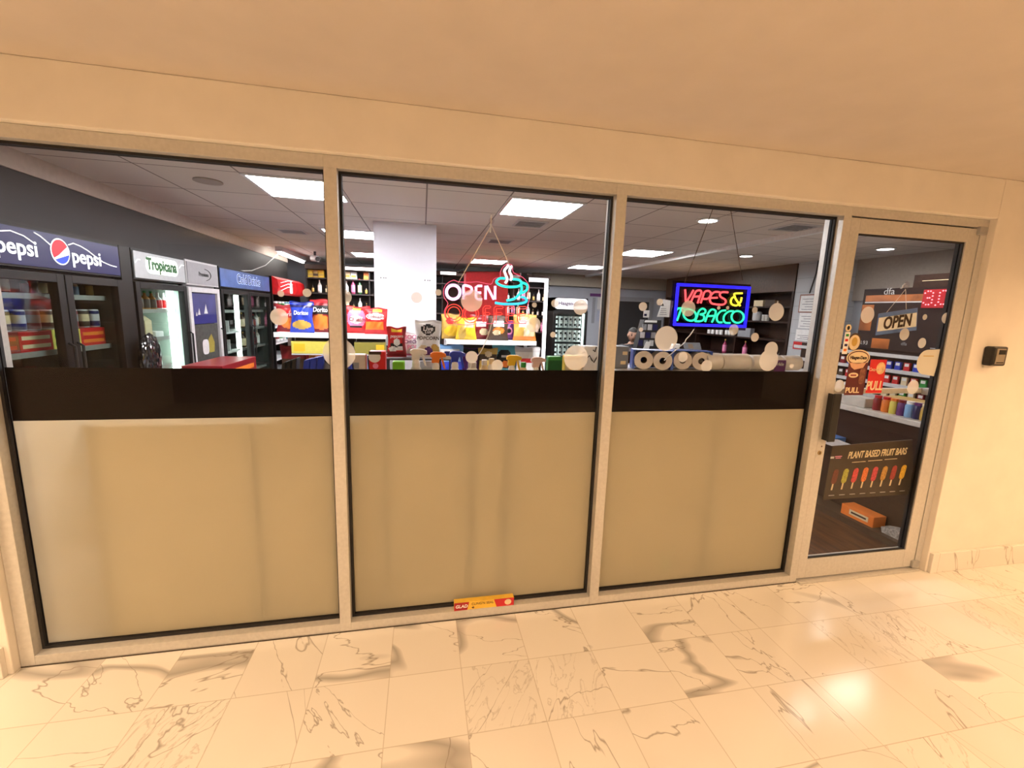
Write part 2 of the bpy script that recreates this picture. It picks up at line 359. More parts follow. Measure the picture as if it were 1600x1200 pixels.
# pull handle: black flat plate standing off the stile
hd = DP(G().box(2.660, 2.712, -.046, -.036, .905, 1.188), 'pull_handle', m_blackp, bevel=.006)
DP(G().box(2.672, 2.682, -.036, .003, .93, .95).box(2.672, 2.682, -.036, .003, 1.14, 1.16).box(2.664, 2.672, -.036, -.002, .91, 1.183), 'standoff', m_blackp, hd)
lk = DP(G().cyl((2.668, .003, .828), (2.668, -.004, .828), .0125, 20), 'lock_cylinder', mat('brass_lock', (.45, .33, .16), .3, .9))
DP(G().box(2.666, 2.670, -.0052, -.0038, .822, .836), 'keyhole', m_black, lk)
DP(G().cyl((2.678, .003, .866), (2.678, .0005, .866), .005, 10), 'screw', mat('rusty_screw', (.12, .06, .03), .6))
DP(G().box(2.645, 2.700, .0008, .003, .80, .895), 'lock_plate', m_alu)
pb = DP(G().box(2.74, 3.50, .085, .115, 1.160, 1.192), 'push_bar', m_alu, bevel=.004)
DP(G().box(2.70, 2.742, .046, .115, 1.150, 1.2), 'bar_end', m_alug, pb, bevel=.003)
DP(G().box(3.46, 3.50, .046, .085, 1.155, 1.197), 'bar_end', m_alug, pb, bevel=.003)

tag(G().box(-1.298, 2.640, -.004, -.0018, .0005, .005).obj('trim_5', mat('dark_sealant', (.05, .035, .02), .8)), 'dark sealant line along the foot of the shopfront', 'trim', kind='structure')

# ------------------------------------------------------------------ shop shell
SX0, SX1, SY1, SZ = -2.55, 6.25, 7.5, 2.43
m_floor2 = woodmat('brown_plank_floor', (.05, .018, .006), (.14, .058, .02), .4)
tag(G().box(SX0, SX1, .02, SY1, -.1, 0).obj('floor', m_floor2), 'dark brown plank floor inside the shop', 'floor', kind='structure')
tag(G().box(SX0, SX1, .115, SY1, SZ, SZ+.05).obj('ceiling', ceilmat('ceiling_tiles')), 'grey tiled shop ceiling with a square grid', 'ceiling', kind='structure')
m_swall = mat('dark_panel_wall', (.034, .029, .029), .6, var=.1, vscale=4)
m_gwall = mat('pale_grey_wall', (.44, .46, .52), .7, var=.04, vscale=5)
tag(G().box(SX0-.1, SX0, .115, SY1, 0, SZ).obj('wall_left', m_swall), 'dark wall behind the row of drink coolers', 'wall', kind='structure')
tag(G().box(-2.15, -1.97, .115, 6.6, 1.99, 2.312).obj('wall_left', m_swall), 'dark panel wall above the drink coolers', 'wall', kind='structure')
sof = tag(G().box(-2.55, -1.955, .115, 6.6, 2.312, 2.43).obj('trim_1', mat('beige_soffit', (.5, .42, .36), .7)), 'beige strip of trim between dark panel wall and shop ceiling', 'trim', kind='structure')
tag(G().box(SX0, SX1, SY1, SY1+.1, 0, SZ).obj('wall_back', m_gwall), 'pale grey wall at the back of the shop', 'wall', kind='structure')
tag(G().box(SX1, SX1+.1, .115, SY1, 0, SZ).obj('wall_right', m_gwall), 'grey wall behind the tobacco shelves', 'wall', kind='structure')
tag(G().box(2.75, SX1, SY1-.14, SY1, 2.18, 2.43).obj('trim_2', mat('beige_bulkhead', (.46, .41, .33), .7)), 'beige bulkhead along the top of the back wall', 'trim', kind='structure')
tag(G().box(3.93, 3.99, 1.4, 7.36, 2.385, 2.43).obj('trim_3', m_white), 'white strip running across the shop ceiling', 'trim', kind='structure')
# square white pillar
ca, cb_ = at(583, 346, 2.70), at(682, 350, 2.70)
tag(G().box(ca.x, cb_.x, 2.70, 3.3, 0, SZ).obj('wall_pillar', mat('white_pillar', (.78, .77, .86), .6, var=.02)), 'square white pillar in the middle of the shop', 'pillar', kind='structure')

# ------------------------------------------------------------------ shop lighting
m_panel = emat('light_diffuser', (1, .97, 1), 54); m_dlight = emat('downlight_lens', (1, .96, .9), 40)
for i, (x, y, lab) in enumerate([(-.485, 1.65, 'square ceiling light panel at top of the left window'), (1.345, 1.65, 'square ceiling light panel above the coffee sign'), (-.43, 3.66, 'second square ceiling light panel back, seen left of the white pillar'),
                                 (3.36, 3.66, 'square ceiling light panel seen right of the second mullion'), (3.36, 5.75, 'distant square ceiling light panel above the ice cream freezer'), (1.53, 5.75, 'distant square ceiling light panel above the red display stand'), (-.43, 5.75, 'distant square ceiling light panel near the back liquor shelves')]):
    p = empty('ceiling_light', lab, 'ceiling light', (x, y, SZ), group='square light panels in the shop ceiling')
    G().box(-.305, -.28, -.305, .305, -.008, .002).box(.28, .305, -.305, .305, -.008, .002).box(-.28, .28, -.305, -.28, -.008, .002).box(-.28, .28, .28, .305, -.008, .002).obj('frame', m_whitem, p)
    G().box(-.28, .28, -.28, .28, -.004, .001).obj('diffuser', m_panel, p)
for i, (x, y, lab) in enumerate([(2.838, 1.534, 'round downlight above the blue bordered sign'), (4.664, 3.276, 'round downlight behind the cord of the blue bordered sign'), (5.55, 2.15, 'round downlight seen through the top of the door'), (6.0, 6.6, 'small distant round downlight just above the blue bordered sign'), (4.28, 1.16, 'round downlight just inside the glass door')]):
    p = empty('downlight', lab, 'downlight', (x, y, SZ), group='round downlights in the shop ceiling')
    G().lathe([(.075, -.001), (.095, -.003), (.098, -.012), (.078, -.016), (.074, -.006)], 24).obj('trim_ring', m_whitem, p, smooth=True)
    G().lathe([(.075, -.006), (.0, -.0061)], 24).obj('lens', m_dlight, p)
G0 = empty('ceiling_ring', 'unlit round ceiling ring left of the nearest light panel', 'ceiling speaker', (-1.094, 1.625, SZ))  # plain beige ring
G().lathe([(.06, -.001), (.09, -.002), (.092, -.01), (.065, -.012)], 24).obj('ring', mat('beige_ring', (.35, .29, .25), .6), G0)
def vent(x, y, lab):
    v = empty('ceiling_vent', lab, 'vent', (x, y, SZ), group='air vents in the shop ceiling')
    G().box(-.15, .15, -.15, -.13, -.01, .001).box(-.15, .15, .13, .15, -.01, .001).box(-.15, -.13, -.13, .13, -.01, .001).box(.13, .15, -.13, .13, -.01, .001).obj('frame', m_lgrey, v)
    G().box(-.13, .13, -.13, .13, -.002, .001).obj('backing', m_black, v)
    for k in range(5): G().box(-.13, .13, -.11+k*.05, -.09+k*.05, -.008, -.003).obj('slat', m_grey, v)
vent(-1.1, 3.72, 'ceiling vent left of the pillar, above the drink coolers'); vent(1.42, 2.27, 'ceiling vent just behind the light panel over the coffee sign'); vent(1.33, 3.45, 'ceiling vent between the cords of the coffee sign'); vent(3.75, 1.55, 'ceiling vent at the top right of the right-hand window')
# soft fill of the shop's remaining panels (those out of view, deeper right)
for x, y in ((4.9, 5.4), (5.0, 1.4)): area('shop_lamp', (x, y, 2.40), (0, 0, 0), .55, .55, 14, (1, .95, .9))

# ------------------------------------------------------------------ drink coolers along the left wall (fronts face +X)
XF = -1.75
m_cool = mat('black_cooler_steel', (.006, .005, .005), .45, spec=.3); m_coolin = mat('dark_cooler_liner', (.05, .055, .05), .6)
m_pale = mat('pale_cooler_liner', (.55, .68, .6), .5); m_wire = mat('shelf_wire', (.5, .52, .5), .35, .6)
m_cglass = glassmat('cooler_glass', (.85, .9, .88), .9)
m_navysign = mat('navy_sign', (.008, .009, .075), .3, emit=(.01, .012, .12), es=.2)
m_greysign = mat('pale_grey_sign', (.45, .46, .48), .4, emit=(.5, .52, .5), es=.12)
m_bluesign = mat('blue_sign', (.06, .11, .32), .35, emit=(.1, .2, .5), es=.18, var=.5, vscale=5)
m_signtxt = mat('white_sign_letters', (.9, .9, .92), .4, emit=(1, 1, 1), es=.8)
def cooler(label, y0, y1, body, doors, shelves, liner, led=None, sign=None, ztop=1.965, zs=1.735, frame=None, glass=True):
    c = empty('drink_cooler', label, 'cooler', (XF, (y0+y1)/2, 0)); yc = (y0+y1)/2; W = y1-y0; h = W/2; frame = frame or body
    def P(g, nm, m, par=None, **k): return g.obj(nm, m, par or c, **k)
    g = G().box(-.72, -.055, -h, -h+.03, .08, ztop).box(-.72, -.055, h-.03, h, .08, ztop).box(-.72, -.68, -h, h, .08, ztop).box(-.72, -.055, -h, h, zs-.012, ztop).box(-.72, -.055, -h, h, .08, .30).box(-.68, -.09, -h+.03, h-.03, 0, .08)
    P(g, 'cabinet', body)
    P(G().box(-.68, -.665, -h+.03, h-.03, .30, zs-.012).box(-.665, -.06, -h+.03, -h+.036, .3, zs-.012).box(-.665, -.06, h-.036, h-.03, .3, zs-.012), 'liner', liner)
    P(G().box(-.055, -.008, -h, h, zs, ztop), 'sign_box', body)
    if sign: P(G().box(-.008, -.001, -h+.015, h-.015, zs+.012, ztop-.018), 'sign_panel', sign)
    for z in shelves:
        g = G().box(-.66, -.10, -h+.037, h-.037, z-.004, z).box(-.11, -.095, -h+.037, h-.037, z-.02, z+.012)
        P(g, 'shelf', m_wire)
    n = doors; dw = W/n
    for k in range(n):
        a = -h+k*dw+.004; b = a+dw-.008
        d = P(G().box(-.05, 0, a, a+.055, .31, zs-.018).box(-.05, 0, b-.055, b, .31, zs-.018).box(-.05, 0, a+.055, b-.055, zs-.068, zs-.018).box(-.05, 0, a+.055, b-.055, .31, .37), 'door', frame, bevel=.003)
        if glass: P(G().box(-.03, -.024, a+.05, b-.05, .365, zs-.063), 'glass', m_cglass, d)
        ya = b-.03 if k == 0 else a+.03
        P(G().tube([(.0, ya, .9), (.03, ya, .92), (.03, ya, 1.28), (0, ya, 1.30)], .008, 8), 'handle', m_blackp, d)
    if led:
        for ly in led: P(G().box(-.115, -.075, ly-.022, ly+.022, .42, zs-.07), 'light_tube', m_led)
    return c, yc
def sgn(c, s, y, z, size, m, **k): return txt(s, size, m, BR, (.0, y, z), c, depth=.002, **k)

# the wide navy cooler
pc_, py_ = cooler('widest drink cooler, navy sign with a red white and blue ball', .66, 1.735, m_cool, 2, [.62, .95, 1.245, 1.585], m_coolin, None, m_navysign)
sgn(pc_, 'pepsi', 1.405-py_, 1.835, .125, m_signtxt, bold=.002); sgn(pc_, 'pepsi', .90-py_, 1.84, .125, m_signtxt, bold=.002)
em = G().prism(arc(1.19-py_, 1.85, .072, .078, 0, 360, 32)[:-1], BR, (0, 0, 0), .0005, .002).obj('emblem', m_signtxt, pc_)
cx_, cz_ = 1.19-py_, 1.85
G().prism(arc(cx_, cz_, .065, .070, 30, 215, 18)+[(cx_-.015, cz_-.02), (cx_+.025, cz_+.012)], BR, (0, 0, 0), .002, .003).obj('red_part', mat('emblem_red', (.75, .01, .03), .4, emit=(.8, .01, .03), es=.5), em)
G().prism(arc(cx_, cz_, .065, .070, 225, 350, 14)+[(cx_+.035, cz_-.022), (cx_-.005, cz_-.035)], BR, (0, 0, 0), .002, .003).obj('blue_part', mat('emblem_blue', (.01, .06, .6), .4, emit=(.01, .06, .6), es=.5), em)
def wave(pts): return G().tube([(.0015, y-py_, z) for y, z in pts], .0035, 5).obj('curved_stripe', m_signtxt, pc_)
wave([(1.26, 1.90), (1.30, 1.915), (1.36, 1.905), (1.42, 1.885), (1.48, 1.855), (1.55, 1.825), (1.62, 1.81), (1.68, 1.805)])
wave([(.72, 1.86), (.79, 1.905), (.87, 1.92), (.95, 1.905), (1.01, 1.875)]); wave([(1.02, 1.935), (1.06, 1.92), (1.10, 1.895), (1.125, 1.88)])
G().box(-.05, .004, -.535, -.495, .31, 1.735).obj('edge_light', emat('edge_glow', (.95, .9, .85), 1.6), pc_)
# black filler post with the glossy black wrap
tag(G().box(-2.4, -1.76, 1.745, 1.865, 0, 1.965).obj('filler_panel', m_cool), 'black filler panel between the navy cooler and the juice cooler', 'panel')
# juice cooler
tc_, ty_ = cooler('drink cooler with a glowing white sign in green lettering', 1.875, 2.63, m_cool, 1, [.7, 1.0, 1.255, 1.492], m_pale, [.27], m_greysign)
glow = G().prism(rrect(2.03-ty_, 2.50-ty_, 1.79, 1.925, .06), BR, (0, 0, 0), -.0005, .0006).obj('sign_glow_panel', mat('lit_sign_centre', (.9, 1, .9), .4, emit=(.9, 1, .85), es=1.1), tc_)
sgn(tc_, 'Tropicana', 2.26-ty_, 1.862, .125, mat('green_sign_letters', (.004, .11, .012), .4), bold=.005, sx=.85)
for a, b in (((1.90, 1.86), (1.96, 1.885)), ((2.52, 1.87), (2.60, 1.90))): G().tube([(.0015, a[0]-ty_, a[1]), (.0015, (a[0]+b[0])/2-ty_, b[1]), (.0015, b[0]-ty_, b[1])], .004, 5).obj('curved_stripe', m_signtxt, tc_)
# grey framed cooler with a blue poster
pr_, ry_ = cooler('pale grey framed cooler with a blue poster in its door', 2.65, 3.30, m_lgrey, 1, [.7, 1.0, 1.3], m_coolin, None, mat('grey_card_sign', (.36, .35, .37), .5), frame=m_lgrey)
sgn(pr_, 'Premium', 2.97-ry_, 1.845, .06, m_blackp, sx=.9); G().tube([(.0015, y-ry_, z) for y, z in arc(2.99, 1.845, .13, .055, -75, 85, 12)], .003, 5).obj('logo_swoosh', m_blackp, pr_)
po = G().box(-.022, -.019, -.255, .255, 1.36, 1.66).obj('blue_poster', mat('blue_poster_print', (.06, .06, .2), .4, var=.3, vscale=6), pr_)
G().box(-.0185, -.018, -.255, .255, 1.36, 1.45).obj('poster_sea', mat('navy_sea', (.02, .02, .16), .4), po)
for y, z, s in ((-.12, 1.45, .05), (.02, 1.46, .075), (-.17, 1.44, .03)): G().prism([(y-s*.5, z), (y+s*.5, z), (y+s*.1, z+s*1.3)], BR, (-.018, 0, 0), 0, .001).obj('sail', m_lgrey, po)
G().box(-.022, -.019, -.255, .255, .9, 1.355).obj('dark_poster', mat('dark_poster_print', (.06, .06, .055), .5, var=.3), pr_)
mg = G().prism(rrect(-.10, .03, 1.05, 1.2, .04), BR, (-.019, 0, 0), 0, .001).obj('printed_cup', m_lgrey, pr_)
G().prism([(.03, 1.06), (.14, 1.06), (.16, 1.16), (.10, 1.25), (.03, 1.2)], BR, (-.019, 0, 0), 0, .001).obj('printed_lemon', mat('mustard', (.3, .24, .04), .5), pr_)
# long blue-signed cooler
cd_, cy_ = cooler('long two-door cooler with an icy blue sign', 3.33, 4.92, m_cool, 2, [.7, 1.0, 1.25, 1.48], m_coolin, [-.16], m_bluesign, zs=1.74)
for wd, yw in (('Cold', 3.93), ('Drinks', 4.33)):
    sgn(cd_, wd, yw-cy_, 1.855, .155, mat('navy_sign_letters', (.01, .015, .08), .4))
    sgn(cd_, wd, yw-cy_, 1.855, .155, mat('pale_sign_edge', (.5, .6, .85), .4, emit=(.4, .5, .85), es=.9), bold=.007, name='lettering_edge').location.x = -.0015
for k in range(3): G().box(-.12, -.06, -.62, -.60, .80+k*.22, .93+k*.22).box(-.12, -.06, -.52, -.50, .80+k*.22, .93+k*.22).box(-.12, -.06, -.64, -.22, .78+k*.22, .80+k*.22).obj('white_rack', m_white, cd_)
# red headed open cooler at the end of the row
rc_ = empty('drink_cooler', 'open cooler with a curved red header showing a white bottle', 'cooler', (XF, 5.75, 0))
G().box(-.7, -.65, -.75, .75, 0, 1.98).box(-.65, 0, -.75, -.71, 0, 1.98).box(-.65, 0, .71, .75, 0, 1.98).box(-.65, 0, -.75, .75, 0, .2).box(-.65, -.05, -.75, .75, 1.93, 1.98).obj('cabinet', m_cool, rc_)
hdr = G(); hp = [(0, 1.72), (.06, 1.74), (.09, 1.83), (.07, 1.94), (0, 1.98), (-.05, 1.98), (-.05, 1.72)]
hdr.prism([(a, b) for a, b in hp], ((1, 0, 0), (0, 0, 1), (0, -1, 0)), (0, .73, 0), 0, 1.46)
hdr.obj('header', mat('red_header', (.55, .012, .015), .35, emit=(.6, .01, .012), es=.45, var=.4, vscale=7), rc_, smooth=True)
for k in range(3): G().tube([(.092, -.68+k*.02, 1.77+k*.06), (.09, -.3+k*.02, 1.84+k*.05), (.08, .0, 1.85+k*.05)], .006, 5).obj('white_ribbon', m_signtxt, rc_)
G().lathe([(.05, -.1), (.055, -.02), (.045, .03), (.02, .07), (.018, .1)], 12, (.09, -.12, 1.85), sx=.3).obj('printed_bottle', m_signtxt, rc_)
for k in range(5): G().box(-.64, -.02, -.70, .70, .5+k*.245, .508+k*.245).box(-.02, -.01, -.70, .70, .485+k*.245, .515+k*.245).obj('shelf', m_whitem, rc_)

# ---- generic bottles and cans
def bottle(name, h, r, mb, ml, mc, n=10, neck=.36, wide=.30):
    g = G(); b = h*.58
    g.lathe([(r*.9, 0), (r, h*.03), (r, h*.12), (r, b), (r*.8, b+h*.08), (r*wide*1.05, b+h*.2), (r*wide, h*.90), (r*wide*1.15, h*.90), (r*wide*1.15, h)], n, mis=[0, 0, 1, 0, 0, 0, 2, 2])
    return g.obj(name, [mb, ml, mc], smooth=True)
def can(name, h, r, mb, ml, n=12):
    return G().lathe([(r*.85, 0), (r, h*.06), (r, h*.35), (r, h*.75), (r, h*.93), (r*.85, h), (r*.8, h-.003), (0, h-.003)], n, mis=[2, 0, 1, 0, 2, 2, 2]).obj(name, [mb, ml, m_whitem], smooth=True)
PROTO = {}
def put(key, make, loc, label, cat, group, rz=None, scale=None):
    if key not in PROTO:
        o = make(); PROTO[key] = o; o.location = loc
        if rz is not None: o.rotation_euler[2] = rz
        if scale: o.scale = scale
        return tag(o, label, cat, group)
    o = dup(PROTO[key], loc, label, rz, group); o['category'] = cat
    if scale: o.scale = scale
    return o
m_amber = mat('brown_glass', (.06, .022, .006), .15); m_dgl = mat('dark_glass', (.012, .014, .012), .12); m_ggl = mat('green_glass', (.015, .07, .025), .12)
m_cgl = mat('pale_spirit', (.5, .48, .44), .12); m_ora = mat('orange_juice', (.5, .2, .03), .25); m_cola = mat('cola', (.03, .012, .008), .15); m_rose = mat('rose_spirit', (.35, .05, .12), .15)
BT = {'cola': (.21, .032, m_cola, m_dred, m_red), 'juice': (.20, .035, m_ora, m_brown, m_green), 'redwhite': (.19, .033, m_white, m_red, m_white), 'water': (.21, .032, m_cgl, m_lblue, m_blue), 'amber': (.24, .034, m_amber, m_cream, m_gold),
      'dark': (.27, .036, m_dgl, m_paper, m_black), 'green': (.27, .036, m_ggl, m_cream, m_red), 'clear': (.26, .035, m_cgl, m_paper, m_white), 'gold': (.25, .035, m_amber, m_gold, m_black), 'rose': (.27, .036, m_rose, m_pink, m_gold)}
DESC = {'cola': 'dark cola bottle', 'juice': 'brown juice bottle', 'redwhite': 'white bottle with red label', 'water': 'clear water bottle', 'amber': 'amber bottle with cream label', 'dark': 'dark wine bottle with white label', 'green': 'green bottle with red cap', 'clear': 'clear spirit bottle', 'gold': 'amber bottle with gold label', 'rose': 'pink spirit bottle'}
def btl(kind, loc, label, group, scale=None): return put('b_'+kind, lambda: bottle('bottle', *BT[kind]), loc, label, 'bottle', group, scale=scale)
def cn(kind, mb, ml, loc, label, group): return put('c_'+kind, lambda: can('drink_can', .122, .033, mb, ml), loc, label, 'can', group)
# navy cooler: cans and bottles, dim behind the door, cartons at the bottom of the view
for i in range(7):
    k = ['cola', 'dark', 'cola', 'amber', 'cola', 'water', 'gold'][i]
    btl(k, (XF-.17, .88+i*.13, 1.586), f'{DESC[k]} on navy cooler top shelf, {od(i)} from left', 'bottles on the top shelf of the navy cooler', scale=(.6, .6, .55))
for i in range(9):
    cn(['a', 'b', 'c'][i % 3], [m_dred, m_brown, m_navy][i % 3], [m_grey, m_cream, m_lgrey][i % 3], (XF-.16, .85+i*.1, 1.378), f'{["dark red", "brown", "navy"][i % 3]} can atop navy cooler cartons, {od(i)} from left', 'cans above the cartons in the navy cooler')
def carton(dx, dy, dz, c, top, name='drink_carton'):
    o = empty(name, '', 'carton'); G().box(-dx/2, dx/2, -dy/2, dy/2, 0, dz).obj('box', c, o, bevel=.003)
    for k in range(2): G().box(dx/2, dx/2+.0006, -dy*.42, dy*.42, dz*(.2+.4*k), dz*(.38+.4*k)).obj('printed_band', top, o)
    return o
for i, (c, l, d) in enumerate([(m_dred, m_red, 'dark red'), (m_red, m_cream, 'red'), (m_lemon, m_green, 'yellow-green'), (m_red, m_orange, 'bright red')]):
    o = carton(.4, .235, .125, c, l); o.location = (XF-.33, .88+i*.235, 1.249); o['label'] = f'{d} drinks carton inside the navy cooler, {od(i)} from left'; o['group'] = 'drinks cartons in the navy cooler'
# juice cooler contents
for i in range(5):
    k = 'juice' if i < 3 else 'redwhite'
    btl(k, (XF-.155, 2.17+i*.092, 1.493), f'{DESC[k]} on juice cooler upper shelf, {od(i)} from left', 'bottles on the upper shelf of the juice cooler', scale=(.95, .95, .8))
for i in range(2):
    put('milk', lambda: G().box(-.045, .045, -.045, .045, 0, .15).prism([(-.045, .15), (.045, .15), (0, .19)], BF, (0, .045, 0), 0, .09).obj('juice_box', m_cream), (XF-.17, 2.10+i*.12, 1.256), ['cream juice box at the left of the lower shelf in the juice cooler', 'cream juice box beside the first one in the juice cooler'][i], 'juice box', 'juice boxes on the lower shelf')
tag(G().box(-.05, .05, -.06, .06, 0, .055).obj('white_tub', m_white, loc=(XF-.17, 2.36, 1.256), bevel=.006), 'white tub on the lower shelf of the juice cooler', 'tub')
# long cooler right door contents
for i in range(12):
    k = ['amber', 'gold', 'clear', 'water', 'cola', 'clear'][i % 6]; s = i//6
    btl(k, (XF-.17, 4.30+(i % 6)*.10, [1.251, 1.001][s]), f'{DESC[k]} on the {["upper", "lower"][s]} shelf of the long cooler, {od(i % 6)} from left', 'bottles behind the right door of the long cooler', scale=(.95, .95, .85))
# red headed cooler contents: cups and cans in rows
for s, z in enumerate((1.498, 1.253, 1.008)):
    for i in range(8):
        c = [(m_paper, m_dred), (m_paper, m_green), (m_teal, m_paper), (m_paper, m_brown)][(i//2) % 4]
        cn(f'r{(i//2) % 4}', c[0], c[1], (XF-.05, 5.10+i*.17, z), f'{["red and white", "green and white", "teal and white", "brown and white"][(i//2) % 4]} can on the {["top", "middle", "bottom"][s]} shelf of the red headed cooler, {od(i)} from left', 'cans in the red headed cooler')
# cartons stacked in the aisle in front of the grey cooler
for k in range(4):
    o = carton(.32, .80, .255, m_dred, m_orange); o.location = (-1.50, 2.62, k*.256); o['label'] = ['red and orange drinks carton at the floor of the aisle stack', 'red and orange drinks carton second from the floor of the aisle stack', 'red and orange drinks carton third from the floor of the aisle stack', 'red and orange drinks carton topmost of the aisle stack'][k]; o['group'] = 'drinks cartons stacked in the aisle'
# crumpled black plastic bag hanging on the filler
bm = bmesh.new(); bmesh.ops.create_icosphere(bm, subdivisions=4, radius=1)
for v in bm.verts:
    d = v.co.normalized(); n = math.sin(9*d.x+5*d.z)*math.cos(7*d.y-4*d.z)+.6*math.sin(21*d.y+13*d.x)
    v.co = Vector((d.x*.05, d.y*.12, d.z*.19))*(1+.05*n)
me = bpy.data.meshes.new('plastic_bag'); bm.to_mesh(me); bm.free(); me.materials.append(mat('glossy_black_plastic', (.01, .01, .012), .08, spec=.8))
ob = bpy.data.objects.new('plastic_bag', me); COL.objects.link(ob); ob.location = (-1.69, 1.86, 1.13); tag(ob, 'crumpled glossy black plastic bag between the navy and juice coolers', 'plastic bag')
# sagging white cable over the long cooler, tube lamp at the back left
tag(G().tube([(-1.93, 3.36, 1.97), (-1.9, 3.6, 1.985), (-1.93, 4.2, 1.972), (-1.9, 4.7, 2.02), (-1.85, 5.1, 2.13), (-1.80, 5.5, 2.33)], .006, 6).obj('cable', m_white), 'white cable sagging above the long blue-signed cooler', 'cable')
tl = empty('tube_lamp', 'bright tube lamp under the ceiling at the far left', 'lamp', (-1.72, 6.0, 2.36)); G().box(-.05, .05, -.7, .7, .0, .07).obj('housing', m_whitem, tl); G().tube([(0, -.68, -.02), (0, .68, -.02)], .022, 10).obj('tube', emat('tube_glow', (1, .97, .93), 22), tl)
cm = empty('security_camera', 'dark security camera under the ceiling beside the tube lamp', 'security camera', (-1.30, 5.7, 2.43)); G().cyl((0, 0, 0), (0, 0, -.06), .02).obj('mount', m_blackp, cm); G().cyl((-.05, .05, -.10), (.05, -.06, -.12), .045).obj('body', m_lgrey, cm); G().cyl((.05, -.06, -.12), (.06, -.07, -.122), .036).obj('lens', m_blackp, cm)

# ------------------------------------------------------------------ shelf units standing right behind the frosted panes
m_gback = mat('cream_back_panel', (.66, .60, .48), .6, var=.03); m_deck = mat('grey_shelf_deck', (.45, .44, .42), .5)
def backunit(label, xs, y, ztop, zdeck):
    u = empty('shelf_unit', label, 'shelf unit', ((xs[0]+xs[-1])/2, y, 0)); cx = (xs[0]+xs[-1])/2
    for a, b in zip(xs, xs[1:]): G().box(a-cx+.004, b-cx-.004, 0, .012, .02, ztop).obj('back_panel', m_gback, u)
    for z in (.12, .45, .78): G().box(xs[0]-cx, xs[-1]-cx, .012, .42, z-.02, z).obj('shelf', m_deck, u)
    G().box(xs[0]-cx, xs[-1]-cx, .0, .45, zdeck-.022, zdeck).obj('deck', m_deck, u)
    G().box(xs[0]-cx, xs[-1]-cx, .45, .462, zdeck-.035, zdeck+.006).obj('price_rail', m_whitem, u)
    for x in xs: G().box(x-cx-.006, x-cx+.006, -.034, -.002, .02, zdeck-.023).obj('upright', m_black, u)
    return u
X = lambda px, py=760, y=.13: at(px, py, y).x
backunit('cream backed shelf unit behind the frosted left window', [X(163), X(406), -.02], .10, 1.06, 1.085)
backunit('cream backed shelf unit behind the frosted middle window', [.03, X(605), X(735), X(788), 1.315], .10, 1.06, 1.085)
backunit('cream backed shelf unit behind the frosted right window', [1.325, X(1100), 2.62], .10, 1.245, 1.272)
WD, WD3 = 1.085, 1.272
# trigger spray bottles
def spray(label, px, cb, ct, cl, y=.27, flip=1, h=None, ztop=None, py=552, wide=1.):
    p = at(px, py, y); H = p.z-WD; o = empty('spray_bottle', label, 'spray bottle', (p.x, y, WD), group='trigger sprays on the window shelf'); o.scale = (wide, 1, 1)
    hb = H-.085
    G().lathe([(.036, 0), (.04, .01), (.04, hb*.62), (.034, hb*.8), (.017, hb*.97), (.015, hb)], 18, sx=1.1, sy=.75).obj('bottle', cb, o, smooth=True)
    G().lathe([(.0405, hb*.15), (.0405, hb*.6)], 18, sx=1.1, sy=.75).obj('label', cl, o, smooth=True)
    G().lathe([(.018, hb-.012), (.019, hb+.012), (.014, hb+.03)], 14).obj('collar', m_white, o)
    f = flip
    hp = [(-.022, .028), (-.020, .055), (-.030, .062), (-.028, .078), (-.012, .086), (.030, .085), (.052, .076), (.054, .060), (.022, .056), (.016, .028)]
    hd_ = G().prism([(f*a, b) for a, b in hp], BF, (0, .012, hb), 0, .024).obj('trigger_head', ct, o, bevel=.003)
    G().prism([(f*a, b) for a, b in [(.026, .056), (.036, .056), (.046, .02), (.050, -.004), (.042, -.002), (.034, .022)]], BF, (0, .006, hb), 0, .012).obj('trigger', ct, o, bevel=.002)
    return o
spray('white trigger spray with a long nozzle, left of the orange one', 650, m_lgrey, m_white, m_lgrey, py=545, wide=1.05)
spray('orange-topped trigger spray with green liquid', 681, m_green, m_orange, m_green, py=550)
spray('blue-topped trigger spray on the window shelf', 711, m_white, m_blue, m_lblue, py=549)
spray('yellow-topped trigger spray under the coffee sign', 800, m_cream, m_yellow, m_lemon, py=555)
spray('pale pink trigger spray with a red collar, right of the yellow one', 838, m_red, mat('pale_pink', (.75, .55, .52), .4), m_red, py=558)
def plain_bottle(label, px, py, body, capm, y=.25, r=.03, name='cleaner_bottle'):
    p = at(px, py, y); H = p.z-WD; o = empty(name, label, 'bottle', (p.x, y, WD))
    G().lathe([(r*.92, 0), (r, .01), (r, H*.62), (r*.75, H*.8), (r*.42, H*.88), (r*.42, H*.9)], 16, sy=.7).obj('body', body, o, smooth=True)
    G().lathe([(r*.48, H*.88), (r*.5, H), (0, H)], 14).obj('cap', capm, o)
    G().lathe([(r*1.01, H*.15), (r*1.01, H*.58)], 16, sy=.7).obj('label', m_lblue, o, smooth=True)
    return o
plain_bottle('squat white-shouldered bottle below the violet round sticker', 738, 566, m_white, m_lgrey, r=.045)
plain_bottle('white bottle with a pale cap left of the yellow spray', 768, 560, m_white, m_cream)
plain_bottle('cream bottle with flowers printed, just right of the violet sticker', 757, 562, m_cream, m_white)
plain_bottle('cream bottle with a green cap right of the yellow spray', 818, 566, m_cream, m_green)
